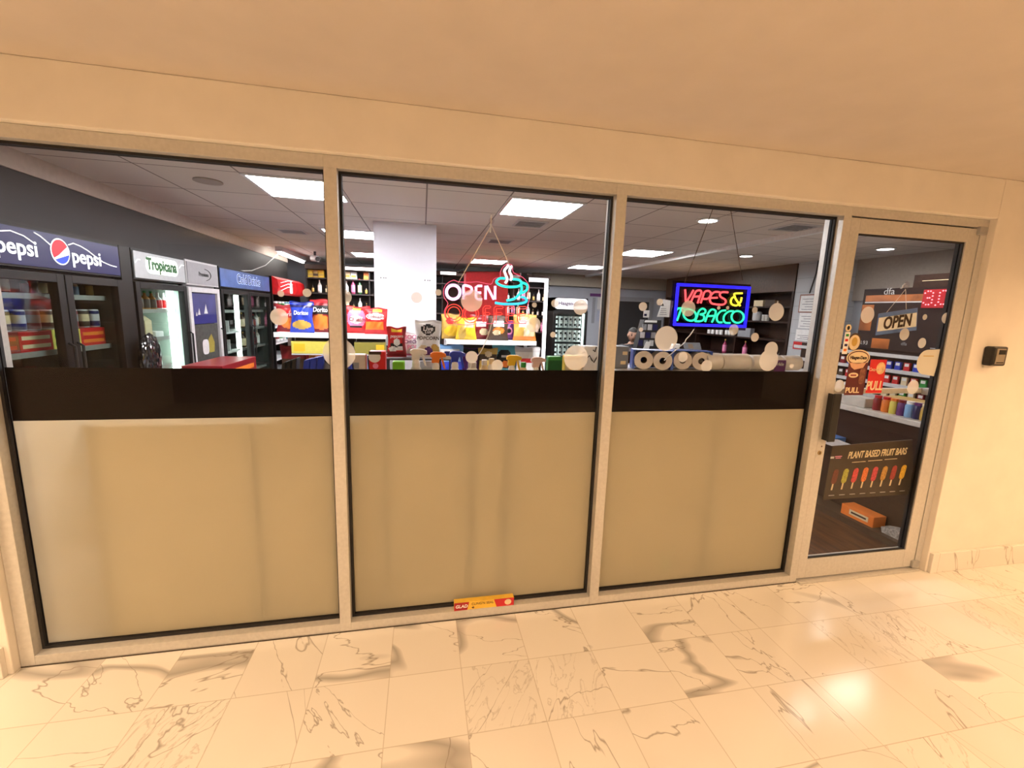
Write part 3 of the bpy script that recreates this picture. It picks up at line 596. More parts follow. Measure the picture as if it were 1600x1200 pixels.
# sponge, dark pad, green scrubber pack, yellow pack, swirl box
def lowbox(name, label, cat, px0, px1, py, y, dy, m, band=None, bevel=.006, base=WD):
    a, b = at(px0, py, y), at(px1, py, y); o = empty(name, label, cat, ((a.x+b.x)/2, y, base)); h = a.z-base; w_ = (b.x-a.x)/2
    G().box(-w_, w_, 0, dy, 0, h).obj('box', m, o, bevel=bevel)
    if band: G().box(-w_*1.0, w_*1.0, -.001, .0005, h*.45, h*.92).obj('printed_front', band, o)
    return o, w_, h
lowbox('sponge_pack', 'bright green sponge pack below the red popcorn bag', 'sponge', 613, 632, 565, .25, .06, m_lime)
tag(G().lathe([(0, 0), (.035, .005), (.046, .05), (.046, .17), (.03, .2), (0, .205)], 20, sy=.5).obj('scrub_brush', m_grey, loc=(at(666, 565, .33).x, .33, at(666, 563, .33).z-.205+.0)), 'dark grey rounded scrubber between the white and orange sprays', 'scrubber')
tag(G().box(-.055, .055, 0, .09, 0, at(666, 563, .33).z-.205-WD).obj('storage_box', m_brown, loc=(at(666, 565, .33).x, .29, WD)), 'brown box under the dark grey scrubber', 'box')
lowbox('scrub_pad_pack', 'dark green scrub pad pack right of the white light frame', 'scrub pad', 857, 879, 557, .25, .05, m_green, mat('dark_green', (.01, .13, .03), .4))
lowbox('sponge_pack', 'yellow sponge pack behind the largest round sticker of the middle window', 'sponge', 884, 912, 556, .27, .06, m_yellow, m_cream)
o, w_, h = lowbox('wipes_box', 'white box with a black swirl at the right end of the middle window', 'box', 913, 938, 541, .25, .08, m_paper)
G().tube([(a, -.002, h-.03+b) for a, b in [(-w_*.8, -.05), (-w_*.3, -.02), (0, -.045), (w_*.3, -.06), (w_*.75, -.02), (w_*.8, .015)]], .0035, 5).obj('printed_swirl', m_blackp, o)
G().tube([(w_*.1, -.002, h-.02), (w_*.35, -.002, h-.03), (w_*.5, -.002, h-.002)], .0035, 5).obj('printed_swirl', m_blackp, o)
G().box(-w_*.1, w_*.1, -.002, -.0005, h*.3, h*.55).obj('printed_letter', m_blackp, o)
# left window: two grey and dark packs, little house, wedge, red box
def leanpack(label, px0, px1, pyt, y, top):
    a, b = at(px0, pyt, y), at(px1, pyt, y); w_ = (b.x-a.x); H = a.z-WD; o = empty('wipes_pack', label, 'pack', ((a.x+b.x)/2-.01, y, WD))
    for k in range(3):
        x = -w_/2+w_*k/3
        G().prism([(x, 0), (x+w_/3-.003, 0), (x+w_/3-.003, H*.62), (x, H*.56)], BF, (0, 0, 0), -.07, 0).obj('tube_body', m_lgrey, o, bevel=.004)
        G().prism([(x, H*.56), (x+w_/3-.003, H*.62), (x+w_/3-.003, H-.012*(2-k)), (x, H-.012*(3-k))], BF, (0, 0, 0), -.07, 0).obj('tube_top', top, o, bevel=.004)
    o.rotation_euler = (0, .12, 0); return o
leanpack('light grey tubes with black tops at the left of the snack shelf', 434, 458, 557, .25, m_black)
leanpack('light grey tubes with deep blue tops left of the first mullion', 468, 500, 553, .25, m_blue)
o = empty('bird_feeder', 'small dark grey house-shaped box beside the first mullion', 'box', (at(507, 570, .28).x, .28, WD)); zt = at(507, 563, .28).z-WD
G().prism([(-.035, 0), (.035, 0), (.035, zt-.035), (0, zt), (-.035, zt-.035)], BF, (0, 0, 0), -.07, 0).obj('body', m_grey, o); G().prism([(-.045, zt-.045), (0, zt-.002), (.045, zt-.045), (.045, zt-.037), (0, zt+.008), (-.045, zt-.037)], BF, (0, 0, 0), -.075, .005).obj('roof', m_blackp, o)
o, w_, h = lowbox('cleaner_box', 'cream wedge-topped box with a blue corner right of the first mullion', 'box', 541, 571, 554, .3, .07, mat('pale_cream_card', (.72, .6, .5), .5))
G().prism([(-w_, h*.7), (-w_*.4, h*.95), (-w_*.2, h*.7)], BF, (0, 0, 0), 0, .001).obj('printed_corner', m_blue, o); G().box(-w_*.4, w_*.3, -.001, 0, h*.72, h*.84).obj('printed_photo', m_grey, o)
o, w_, h = lowbox('snack_box', 'red box with a round pink badge near the first mullion', 'box', 576, 602, 549, .3, .08, m_red)
G().prism(arc(-w_*.2, h-.075, .014, .014, 0, 360, 16)[:-1], BF, (0, 0, 0), 0, .0015).obj('printed_badge', m_pink, o); G().prism(arc(-w_*.3, h-.03, .03, .028, 0, 360, 16)[:-1], BF, (0, 0, 0), 0, .001).obj('printed_panel', m_paper, o)
G().box(-w_, w_*.5, -.0012, 0, h-.016, h).obj('printed_stripe', m_brown, o)
# paper rolls in the right window
def rollpack(label, pxs, y=.30):
    c = [at(p, 562, y) for p in pxs]; x0 = c[0].x; c[1].x = x0+.1085; zr = .0525
    o = empty('toilet_roll_pack', label, 'paper roll pack', (x0, y, WD3), group='packs of paper rolls in the window'); o.rotation_euler[2] = -.30
    for p in c:
        x = p.x-x0
        g = G(); n = 22; zz = zr+.003
        ring = [(.054, 0), (.054, .1), (.019, .1), (.019, 0)]
        vs_ = []; fs = []
        for r, yy in ring:
            for k in range(n): vs_.append((x+r*math.cos(2*PI*k/n), yy, zz+r*math.sin(2*PI*k/n)))
        for i in range(4):
            for k in range(n): fs.append((i*n+k, i*n+(k+1) % n, ((i+1) % 4)*n+(k+1) % n, ((i+1) % 4)*n+k))
        g.add(vs_, fs).obj('roll', mat('tissue_paper', (.9, .84, .78), .9), o, smooth=True)
        g2 = G(); vs_ = []; fs = []
        for r, yy in [(.0195, .004), (.0195, .096), (.018, .096), (.018, .004)]:
            for k in range(n): vs_.append((x+r*math.cos(2*PI*k/n), yy, zz+r*math.sin(2*PI*k/n)))
        for i in range(4):
            for k in range(n): fs.append((i*n+k, i*n+(k+1) % n, ((i+1) % 4)*n+(k+1) % n, ((i+1) % 4)*n+k))
        g2.add(vs_, fs).obj('core', mat('cardboard_core', (.14, .08, .05), .9), o)
    xe = c[-1].x-x0
    G().box(-.06, xe+.06, .102, .112, .002, .115).box(-.06, xe+.06, .004, .112, .111, .115).prism([(xe+.047, .002), (xe+.062, .002), (xe+.062, .112), (xe+.047, .112), (xe+.056, .057)], BF, (0, .10, 0), 0, .092).prism([(-.047, .002), (-.062, .002), (-.062, .112), (-.047, .112), (-.056, .057)], BF, (0, .10, 0), 0, .092).obj('wrapper', mat('blue_wrapper', (.05, .12, .5), .3), o)
    return o
rollpack('blue wrapped pair of toilet rolls seen end-on, nearest the second mullion', (1006, 1030)); rollpack('blue wrapped pair of toilet rolls seen end-on, right of the first pair', (1067, 1090))
m_wrap = mat('creased_white_wrap', (.92, .9, .86), .25, var=.08, vscale=14)
def towel(label, px0, px1, pyt, y=.22, strip=False):
    a, b = at(px0, pyt, y), at(px1, pyt, y); o = empty('paper_towel_pack', label, 'paper towel pack', ((a.x+b.x)/2, y, WD3), group='white wrapped paper towels in the window'); w_ = (b.x-a.x)/2; r = (a.z-WD3)/2
    g = G(); n = 20; xs = [-w_, -w_*.97, -w_*.5, 0, w_*.5, w_*.97, w_]; rs = [.75, 1, 1, .985, 1, 1, .75]
    vs_ = [(x, .07+r*q*math.cos(2*PI*k/n), r+r*q*math.sin(2*PI*k/n)) for x, q in zip(xs, rs) for k in range(n)]
    fs = [(i*n+k, i*n+(k+1) % n, (i+1)*n+(k+1) % n, (i+1)*n+k) for i in range(6) for k in range(n)]+[tuple(range(n)), tuple(6*n+k for k in range(n))]
    g.add(vs_, fs).obj('roll', m_wrap, o, smooth=True)
    if strip:
        G().box(w_*.18, w_*.85, -.016+.01, .0, r*.02, r*1.5).obj('purple_label', m_purple, o); txt('rkle', .03, m_paper, BF, (w_*.5, -.007, r*1.0), o)
    return o
towel('white wrapped paper towel roll right of the second toilet roll pair', 1112, 1136, 553); towel('white wrapped paper towel roll in the middle of the right window shelf', 1137, 1181, 554); towel('white wrapped paper towel roll with a purple label', 1184, 1232, 556, strip=True); towel('white wrapped paper towel roll at the right end of the window shelf', 1235, 1262, 557)
# grey cartons beside the second mullion
o, w_, h = lowbox('carton', 'blue-grey carton with a small white label beside the second mullion', 'carton', 961, 984, 541, .34, .1, mat('blue_grey_card', (.22, .25, .31), .6), base=WD3)
G().box(w_*.1, w_*.75, -.001, 0, h-.05, h-.03).obj('label_sticker', m_cream, o); G().box(-w_*.1, w_*.6, -.001, 0, .025, .045).obj('label_sticker', m_cream, o)
# small green bottle on the floor behind the frosted glass, food wrap box on the outer sill
plain = empty('cleaner_bottle', 'green and white bottle lying blurred behind the frosted right window', 'bottle', (at(1040, 885, .075).x, .0795, .02)); G().lathe([(.016, 0), (.018, .01), (.018, .12), (.007, .17), (.007, .2)], 14).obj('body', m_green, plain, smooth=True); G().lathe([(.0185, .03), (.0185, .1)], 14).obj('label', m_paper, plain)
gl = empty('food_wrap_box', 'long yellow and red food wrap box standing on the window sill', 'box', (.713, .020, .048))
G().box(-.157, .157, -.017, .017, 0, .044).obj('box', mat('wrap_yellow', (.82, .52, .06), .35), gl, bevel=.001)
G().prism([(-.157, 0), (-.09, 0), (-.08, .044), (-.157, .044)], BF, (0, -.017, 0), 0, .0006).obj('red_end', mat('wrap_red', (.35, .01, .015), .4), gl); G().prism([(.065, 0), (.157, 0), (.157, .044), (.05, .044)], BF, (0, -.017, 0), 0, .0006).obj('red_end', mat('wrap_red2', (.55, .02, .03), .4), gl)
G().prism(arc(.125, .022, .018, .016, 0, 360, 18)[:-1], BF, (0, -.0176, 0), 0, .0005).obj('round_emblem', m_cream, gl)
txt('GLAD', .024, m_paper, BF, (-.120, -.0178, .022), gl, shear=.15, bold=.0006); txt("CLING'N SEAL", .0185, m_brown, BF, (-.01, -.0176, .030), gl); txt('45', .013, m_brown, BF, (-.06, -.0176, .010), gl, bold=.0006)

# ------------------------------------------------------------------ snack bags
def bag(label, w_, h, d, mats, front, loc, rz=0, lean=0, text=None, tm=None, ts=.05, tz=.62, group=None, shear=.1, cat='snack bag'):
    g = G(); NU, NV = 22, 30; idx = {}; vs_ = []; fs = []; ms = []
    ph = random.random()*6
    for side in (0, 1):
        for j in range(NV+1):
            for i in range(NU+1):
                u, v = i/NU, j/NV
                if side and (i in (0, NU) or j in (0, NV)): idx[side, i, j] = idx[0, i, j]; continue
                vv = min(max((v-.06)/.88, 0), 1)
                dep = d/2*(math.sin(PI*u)**.55)*(math.sin(PI*vv)**.5)*(1+.16*math.sin(11*u+ph)*math.sin(9*v+ph)+.07*math.sin(23*u-17*v+ph))
                xx = (u-.5)*w_*(1-.10*math.sin(PI*vv)+.03*math.sin(7*v+ph)); zz = v*h+.006*math.sin(8*u+ph)*(v > .9)
                idx[side, i, j] = len(vs_); vs_.append((xx, (-dep if not side else dep), zz))
    for side in (0, 1):
        for j in range(NV):
            for i in range(NU):
                q = (idx[side, i, j], idx[side, i+1, j], idx[side, i+1, j+1], idx[side, i, j+1]); fs.append(q if not side else q[::-1]); ms.append(front((i+.5)/NU, (j+.5)/NV) if not side else 0)
    o = g.add(vs_, fs, ms).obj('snack_bag', mats, None, loc, (lean, 0, rz), smooth=True); tag(o, label, cat, group)
    if text:
        for k, (s, sz, dz, m) in enumerate(text if isinstance(text, list) else [(text, ts, tz, tm)]): txt(s, sz, m, BF, (0, -d/2*1.04-.002, dz*h), o, shear=shear, bold=sz*.02, sx=min(1, .80*w_/(len(s)*.60*sz)))
    return o
def fr(*rules):
    """front colour: each rule (u0,u1,v0,v1,i) or ('o',cu,cv,ru,rv,i); the last that fits wins"""
    def f(u, v):
        r = 0
        for q in rules:
            if q[0] == 'o':
                if ((u-q[1])/q[3])**2+((v-q[2])/q[4])**2 < 1: r = q[5]
            elif q[0] <= u <= q[1] and q[2] <= v <= q[3]: r = q[4]
        return r
    return f
# shelf rack behind the left window and pillar front
def rack(label, px0, px1, py, y, dep, lower):
    a, b = at(px0, py, y), at(px1, py, y); cx = (a.x+b.x)/2; hw = (b.x-a.x)/2; o = empty('snack_rack', label, 'snack rack', (cx, y, 0))
    for z in [a.z]+lower:
        G().box(-hw, hw, 0, dep, z-.02, z).obj('shelf', m_whitem, o); G().box(-hw, hw, -.012, 0, z-.04, z+.004).obj('price_rail', m_white, o)
    for x in (-hw, hw-.03):
        G().box(x, x+.03, dep-.03, dep, 0, a.z-.02).obj('post', m_whitem, o)
    G().box(-hw, hw, dep, dep+.01, .05, a.z+.02).obj('back_panel', mat('dark_rack_back', (.05, .035, .03), .6), o)
    return a.z, o, cx, hw
z1, r1, rcx, rhw = rack('white snack rack with red and blue bags behind the first mullion', 428, 603, 519.5, 2.2, .42, [.90, .45])
def onshelf(px, y): return at(px, 500, y).x
BG = 'snack bags on the top shelf of the left rack'
bag('red crisp bag at the left of the left rack, next to the blue one', .21, .25, .09, [m_red, m_orange, m_dred, m_paper], fr((0, 1, 0, .45, 2), ('o', .55, .3, .4, .2, 1), (0, 1, .85, 1, 2)), (onshelf(449, 2.33), 2.385, z1), .15, -.12, [('Doritos', .05, .62, m_paper)], group=BG)
bag('blue crisp bag between two red ones on the left rack', .20, .28, .09, [m_blue, m_navy, m_gold, m_paper], fr((0, 1, .8, .9, 1), ('o', .5, .25, .4, .14, 2), (0, 1, .92, 1, 1)), (onshelf(473, 2.3), 2.27, z1), .05, -.1, [('Doritos', .052, .62, m_paper)], group=BG)
bag('large dark red crisp bag touching the first mullion', .25, .31, .1, [m_dred, m_red, m_orange, m_paper, m_black], fr(('o', .45, .3, .45, .22, 2), (0, 1, .55, .8, 4), (0, 1, .9, 1, 1), (.75, 1, .1, .5, 1)), (onshelf(501, 2.3), 2.39, z1), -.12, -.1, [('Doritos', .06, .66, m_paper)], group=BG)
bag('red corn puff bag just right of the first mullion', .23, .255, .09, [m_red, m_pink, m_paper, m_black, m_yellow], fr(('o', .45, .55, .42, .34, 1), ('o', .45, .5, .3, .16, 2), (.3, .62, .82, .92, 4), (.2, .7, .2, .26, 3)), (onshelf(557, 2.3), 2.38, z1), .04, -.08, [('Cheetos', .045, .5, m_dred)], group=BG)
bag('red and orange corn puff bag at the right end of the left rack', .21, .245, .09, [m_red, m_orange, m_paper, m_yellow], fr((0, 1, .05, .45, 1), (0, 1, .05, .15, 0), ('o', .5, .66, .45, .13, 2), (.35, .75, .84, .93, 3), (.85, 1, 0, 1, 0)), (onshelf(588, 2.3), 2.27, z1), -.05, -.08, [('Colmado', .04, .66, m_dred)], group=BG)
BG = 'snack bags on the second shelf of the left rack'
for px, mm, f, l in [(455, [m_dred, m_red, m_brown], fr((0, 1, .3, .6, 2), ('o', .6, .2, .3, .15, 1)), 'dark red crisp bag on the second shelf of the left rack'), (487, [m_yellow, m_orange, m_red], fr((0, .2, 0, 1, 2), ('o', .5, .5, .35, .3, 1)), 'yellow crisp bag on the second shelf of the left rack'), (508, [m_orange, m_cream, m_lemon], fr((0, 1, .3, .6, 1), ('o', .5, .2, .3, .15, 2)), 'orange and cream crisp bag hidden partly by the first mullion'),
                     (556, [m_lblue, m_paper, m_blue], fr((0, .5, .3, .9, 1), ('o', .7, .8, .3, .2, 2)), 'blue and white crisp bag right of the first mullion on the second shelf'), (590, [m_black, m_brown, m_dred], fr((0, 1, .8, 1, 1)), 'black crisp bag at the right of the second shelf')]:
    bag(l, .22, .31, .08, mm, f, (onshelf(px, 2.3), 2.42 if px in (487, 590) else 2.30, .90), 0, -.05, group=BG)
for i, (p0, p1) in enumerate(((452, 514), (552, 601))):
    a, b = at(p0, 534, 2.15), at(p1, 534, 2.15); o = empty('cracker_box', ['long yellow cracker box hung under the left rack shelf, left of the first mullion', 'long olive cracker box under the left rack shelf, right of the first mullion'][i], 'box', (a.x, 2.2, z1-.185)); L_ = b.x-a.x
    G().box(0, L_, 0, .12, 0, .11).obj('box', [m_lemon, mat('olive_card', (.3, .26, .05), .5)][i], o, bevel=.003); G().box([.02, L_*.7][i], [L_*.35, L_*.97][i], -.001, 0, .02, .09).obj('printed_panel', m_yellow, o)
    G().box(0, L_, 0, .3, -.012, -.002).obj('hanging_tray', m_whitem, o); G().box(0, .006, .12, .126, -.002, .165).box(L_-.006, L_, .12, .126, -.002, .165).obj('hanger', m_whitem, o)
# display stand with popcorn bags
ds = empty('display_stand', 'thin black wire stand carrying the popcorn bags', 'display stand', (at(648, 560, 1.25).x, 1.25, 0)); zs_ = at(620, 558, 1.2).z
g = G().box(-.24, .27, -.12, .12, zs_-.014, zs_-.004)
for x in (-.235, .265):
    for y in (-.115, .115): g.tube([(x, y, 0), (x, y, zs_-.01)], .006, 6)
g.obj('frame', m_blackp, ds)
BG = 'popcorn bags on the wire stand'
bag('red popcorn bag with a yellow badge on the wire stand', .135, .215, .06, [m_red, m_dred, m_black, m_paper, m_yellow], fr((0, 1, 0, .2, 1), (.15, .8, .22, .45, 2), ('o', .5, .5, .2, .12, 3), ('o', .3, .28, .25, .08, 3), ('o', .7, .3, .2, .08, 3), (.25, .75, .83, .93, 4), (.82, 1, 0, 1, 1)), (at(620, 550, 1.2).x, 1.2, zs_), .1, -.05, [('popcorn', .030, .70, m_paper)], group=BG)
bag('white and pink popcorn bag half behind its neighbours', .15, .175, .06, [m_paper, m_pink], fr((0, 1, 0, .1, 1)), (at(645, 550, 1.28).x, 1.29, zs_), 0, -.05, [('BOOM', .043, .80, m_pink), ('CHICKA', .034, .60, m_purple), ('POP', .043, .38, m_pink)], group=BG, shear=0)
bag('white popcorn bag with a black label at the right of the wire stand', .19, .27, .07, [m_paper, m_black, m_cream, m_purple, m_gold], fr(('o', .5, .75, .28, .14, 1), (.25, .75, .7, .84, 1), ('o', .3, .2, .2, .14, 2), ('o', .78, .22, .18, .16, 4), ('o', .52, .17, .18, .12, 3)), (at(669, 550, 1.2).x, 1.2, zs_-.0), -.04, -.04, [('Live', .045, .77, m_paper), ('Lux', .032, .69, m_paper), ('POPCORN', .034, .52, m_brown)], group=BG)
# second rack, right of the pillar
z2, r2, _, _ = rack('white snack rack with gold and red bags under the coffee sign', 697, 838, 531, 2.2, .42, [.90, .45])
BG = 'snack bags on the top shelf of the right rack'
for px, w_, h, mm, f, l, rz in [(706, .2, .25, [m_gold, m_yellow, m_red, m_cream], fr(('o', .4, .7, .2, .15, 2), ('o', .5, .3, .4, .2, 1)), 'gold crisp bag with a red spot at the left of the right rack', .2), (728, .2, .22, [m_yellow, m_cream, m_gold], fr((.4, .9, .55, .85, 1), ('o', .3, .3, .2, .3, 2)), 'yellow crisp bag second from the left on the right rack', -.1),
                                (753, .21, .25, [m_dred, m_paper, m_cream, m_red], fr((.25, .75, .5, .7, 1), ('o', .65, .3, .25, .14, 2), (0, .15, 0, 1, 3)), 'red crisp bag with a white label left of the sign cord', .08), (778, .21, .25, [m_brown, m_cream, m_paper, m_orange], fr((.25, .75, .55, .75, 2), ('o', .5, .38, .3, .14, 3), ('o', .4, .3, .2, .1, 1)), 'brown crisp bag with a white label right of the sign cord', 0), (797, .14, .2, [m_purple, m_pink, m_black], fr(('o', .5, .45, .3, .2, 1), ('o', .5, .45, .2, .12, 2)), 'small purple crisp bag on the right rack', 0),
                                (819, .24, .27, [m_gold, m_cream, m_paper, m_orange], fr((.25, .7, .5, .75, 2), ('o', .7, .3, .25, .3, 1), (0, 1, .05, .15, 3)), 'large golden crisp bag at the right end of the right rack', -.12)]:
    bag(l, w_, h, .09, mm, f, (at(px, 510, 2.3).x, 2.385 if px in (706, 753, 797) else 2.27, z2), rz, -.1, group=BG)
BG = 'snack bags on the second shelf of the right rack'
for px, w_, h, mm, f, l, rz in [(706, .24, .34, [m_lblue, m_paper, m_blue, m_navy], fr((0, .8, .55, .85, 1), (0, 1, 0, .5, 2), ('o', .3, .7, .2, .1, 3)), 'blue and white crisp bag at the left of the second shelf of the right rack', .1), (735, .2, .3, [m_purple, m_black, m_brown], fr((0, 1, .8, 1, 1)), 'dark purple crisp bag behind the violet sticker', 0), (762, .2, .31, [m_gold, m_brown, m_cream], fr((0, 1, .6, .8, 1), ('o', .5, .8, .2, .1, 2)), 'gold and brown crisp bag crossed by the sign cord', 0),
                                (790, .26, .34, [m_teal, m_black, m_paper, m_orange], fr(('o', .5, .55, .35, .3, 1), (.35, .75, .6, .68, 2), ('o', .55, .4, .15, .1, 3)), 'teal crisp bag with a black circle on the second shelf of the right rack', -.1), (823, .26, .33, [m_paper, m_lgrey, m_red], fr((0, 1, .85, 1, 1), (.2, .9, .5, .64, 2)), 'white crisp bag with a red stripe at the right of the second shelf', -.1)]:
    bag(l, w_, h, .09, mm, f, (at(px, 550, 2.36).x, 2.42 if px in (735, 790) else 2.30, .90), rz, -.14, group=BG)

# ------------------------------------------------------------------ back liquor shelves with light frame
LB = empty('liquor_shelving', 'dark liquor shelving with a white light frame at the back of the shop', 'shelving', (0.55, 6.3, 0)); lx0, lx1 = -1.60, 2.82
g = G().box(lx0-.55, lx1-.55, .36, .38, 0, 2.25)
for x in (lx0, -1.2, -.55, .1, .75, 1.45, 2.1, lx1-.03): g.box(x-.55, x-.53, .02, .36, 0, 2.25)
g.obj('carcass', mat('black_shelving', (.014, .01, .009), .5), LB)
SHZ = [.55, .87, 1.19, 1.51, 1.80, 2.06]
for z in SHZ: G().box(lx0-.55, lx1-.55, .0, .36, z-.02, z).obj('shelf', mat('dark_shelf_edge', (.05, .04, .04), .4), LB)
G().box(lx0-.55, lx1-.55, -.03, .36, 2.20, 2.28).obj('header', m_dark, LB)
m_lf = emat('light_frame_glow', (1, .98, 1), 3.2)
G().box(lx0-.55+.6, .50-.55, -.05, -.03, 2.215, 2.262).obj('light_strip', m_lf, LB); G().box(.72-.55, 1.0-.55, -.05, -.03, 2.215, 2.262).obj('light_strip', m_lf, LB)
G().box(-.12-.55, -.07-.55, -.05, -.03, .6, 2.0).obj('upright_strip', mat('bright_upright', (.7, .7, .75), .4), LB)
lfa, lfb = at(828, 433, 5.42), at(857, 436, 5.42); lf = empty('light_frame', 'white light frame whose corner stands left of the ice cream freezer', 'light frame', (lfb.x, 5.42, 0)); zt = lfb.z
G().box(lfa.x-lfb.x, 0, 0, .03, zt-.042, zt).box(-.045, 0, 0, .03, .02, zt-.042).obj('light_strip', m_lf, lf); G().box(lfa.x-lfb.x, .01, .03, .06, zt-.06, zt+.015).box(-.055, .01, .03, .06, 0, zt-.06).obj('post', m_whitem, lf)
kinds = ['dark', 'green', 'amber', 'clear', 'gold', 'dark', 'rose', 'clear']
for s, z in enumerate(SHZ[2:5]):
    for (xa, xb, seg) in ((-1.5, -.6, 'left of pillar'), (1.72, 2.72, 'right of red stand')):
        n = 9 if xa < 0 else 11
        for i in range(n):
            k = kinds[(i*3+s*2) % 8]; btl(k, (xa+(xb-xa)*i/(n-1), 6.36, z), f'{DESC[k]}, {["low", "middle", "high"][s]} back shelf {seg}, {od(i)} from left', 'bottles on the back liquor shelves')
for i, (px, c, d) in enumerate([(543, m_cream, 'cream'), (553, m_paper, 'white'), (573, m_orange, 'orange'), (486, m_yellow, 'yellow'), (494, m_gold, 'gold'), (502, m_yellow, 'amber yellow')]):
    p = at(px, 440, 6.4); o = empty('gift_box', f'{d} gift box on top back shelf {"right" if i < 3 else "left"} of first mullion, {od(i) if i < 3 else od(i-3)} from left', 'box', (p.x, 6.38, SHZ[5]), group='gift boxes on the top back shelf')
    G().box(-.05, .05, 0, .09, 0, .13).obj('box', c, o); G().box(-.04, .04, -.001, 0, .03, .07).obj('printed_panel', m_gold if c is not m_gold else m_brown, o)
# red display stand in front of the shelves
rd = empty('display_stand', 'tall red display stand with a dark slanted cap behind the coffee sign', 'display stand', (1.335, 4.5, 0))
G().box(-.315, .315, 0, .35, 0, 2.17).obj('red_panel', mat('display_red', (.85, .02, .03), .5, var=.1), rd); G().prism([(-.42, 2.13), (.42, 2.17), (.36, 2.20), (-.32, 2.20)], BF, (0, .36, 0), 0, .42).obj('cap', m_blackp, rd)
G().box(.33, .5, 0, .02, 2.07, 2.15).obj('small_sign', m_red, rd); G().box(.34, .49, -.002, 0, 2.085, 2.12).obj('small_sign_face', m_paper, rd); G().box(.51, .6, 0, .1, 2.0, 2.16).obj('bracket', m_blackp, rd)
G().box(.315, .6, .1, .13, 2.02, 2.05).obj('bracket', m_blackp, rd)
# pillar marks: two rows of anchor holes
p1, p2 = at(595, 434, 2.698), at(664, 438, 2.698)
for p, l in ((p1, 'row of small screw holes at the left of the white pillar'), (p2, 'row of small screw holes at the right of the white pillar')):
    g = G()
    for dx in (0, .03, .05): g.cyl((dx, 0, 0), (dx, -.003, 0), .006, 8)
    tag(g.obj('screw_holes', m_blackp, loc=(p.x, 2.7005, p.z)), l, 'holes')

# ------------------------------------------------------------------ ice cream freezer
fz = empty('ice_cream_freezer', 'black upright ice cream freezer with a white rounded sign and a lit glass door', 'freezer', (3.04, 5.6, 0))
fh = .325
G().box(-fh, -fh+.04, .03, .62, 0, 1.86).box(fh-.04, fh, .03, .62, 0, 1.86).box(-fh, fh, .60, .62, 0, 1.86).box(-fh, fh, .03, .62, 1.62, 1.86).box(-fh, fh, .03, .62, 0, .3).obj('cabinet', m_cool, fz)
G().prism(rrect(-.31, .31, 1.655, 1.85, .06), BF, (0, .03, 0), 0, .03).obj('sign', emat('lit_white_sign', (.95, .93, 1), .75), fz); txt('Häagen-Dazs', .088, mat('plum_letters', (.06, .01, .1), .4), BF, (0, -.0012, 1.757), fz, bold=.002, sx=1.05)
G().box(-.285, .285, .585, .60, .3, 1.62).obj('liner', mat('freezer_liner', (.16, .18, .20), .5), fz)
fd = G().box(-fh, -fh+.05, 0, .03, .3, 1.63).box(fh-.05, fh, 0, .03, .3, 1.63).box(-fh+.05, fh-.05, 0, .03, 1.58, 1.63).box(-fh+.05, fh-.05, 0, .03, .3, .36).obj('door', m_blackp, fz); G().box(-fh+.05, fh-.05, .008, .014, .36, 1.58).obj('glass', m_cglass, fd)
G().box(.25, .275, .04, .07, .36, 1.58).obj('light_tube', emat('freezer_tube', (.9, 1, .97), 9), fz); G().box(-.282, -.270, .04, .07, .36, 1.58).obj('light_tube', emat('freezer_tube', (.9, 1, .97), 9), fz)
fsh = [1.33, 1.075, .82, .56]
for z in fsh: G().box(-.28, .25, .06, .58, z-.012, z).obj('shelf', mat('freezer_shelf', (.85, .9, .9), .4), fz)
def pint():
    o = G().lathe([(.034, 0), (.041, .085), (.043, .085), (.043, .098), (0, .098)], 12, mis=[0, 2, 2, 2]).add([(-.018, -.0425, .025), (.018, -.0425, .025), (.018, -.0435, .065), (-.018, -.0435, .065)], [(0, 1, 2, 3)], 1).obj('ice_cream_tub', [mat('white_tub_card', (.92, .92, .95), .5), m_blackp, m_paper], smooth=False); return o
for s, z in enumerate(fsh[:3]):
    for r in range(2):
        for i in range(6):
            put('pint', pint, (3.04-.235+i*.088, 5.72, z+r*.1), f'ice cream tub, {["top", "middle", "bottom"][s]} freezer shelf, {["lower", "upper"][r]} layer, {od(i)} from left', 'tub', 'ice cream tubs in the freezer')
# papers on the back wall, doorway
for i, (x0, x1, y0, y1, m) in enumerate([(922, 940, 459, 463, m_purple), (924, 931, 465, 505, m_grey), (933, 945, 465, 483, m_lgrey), (932, 945, 486, 502, mat('pale_blue_paper', (.4, .43, .55), .7))]):
    a, b = at(x0, y1, 7.49), at(x1, y0, 7.49); tag(G().box(a.x, b.x, 7.492, 7.499, a.z, b.z).obj('notice', m), ['narrow purple notice at the top of the notices on the back wall', 'tall grey notice beside the ice cream freezer', 'pale notice right of the tall grey one on the back wall', 'pale blue notice lowest among those on the back wall'][i], 'notice')
dw = empty('door_2', 'dark doorway in the back wall behind the second mullion', 'door', (5.2, 7.5, 0), kind='structure')
G().box(-.45, .40, -.02, -.001, 0, 1.90).obj('opening_shade', mat('doorway_shade', (.03, .028, .03), .7), dw); G().box(-.55, -.45, -.04, -.001, 0, 2.0).box(.40, .5, -.04, -.001, 0, 2.0).box(-.45, .40, -.04, -.001, 1.9, 2.0).obj('frame', mat('grey_door_frame', (.33, .33, .35), .5), dw)  # solid sheet on the wall; the dark beyond the doorway is its colour

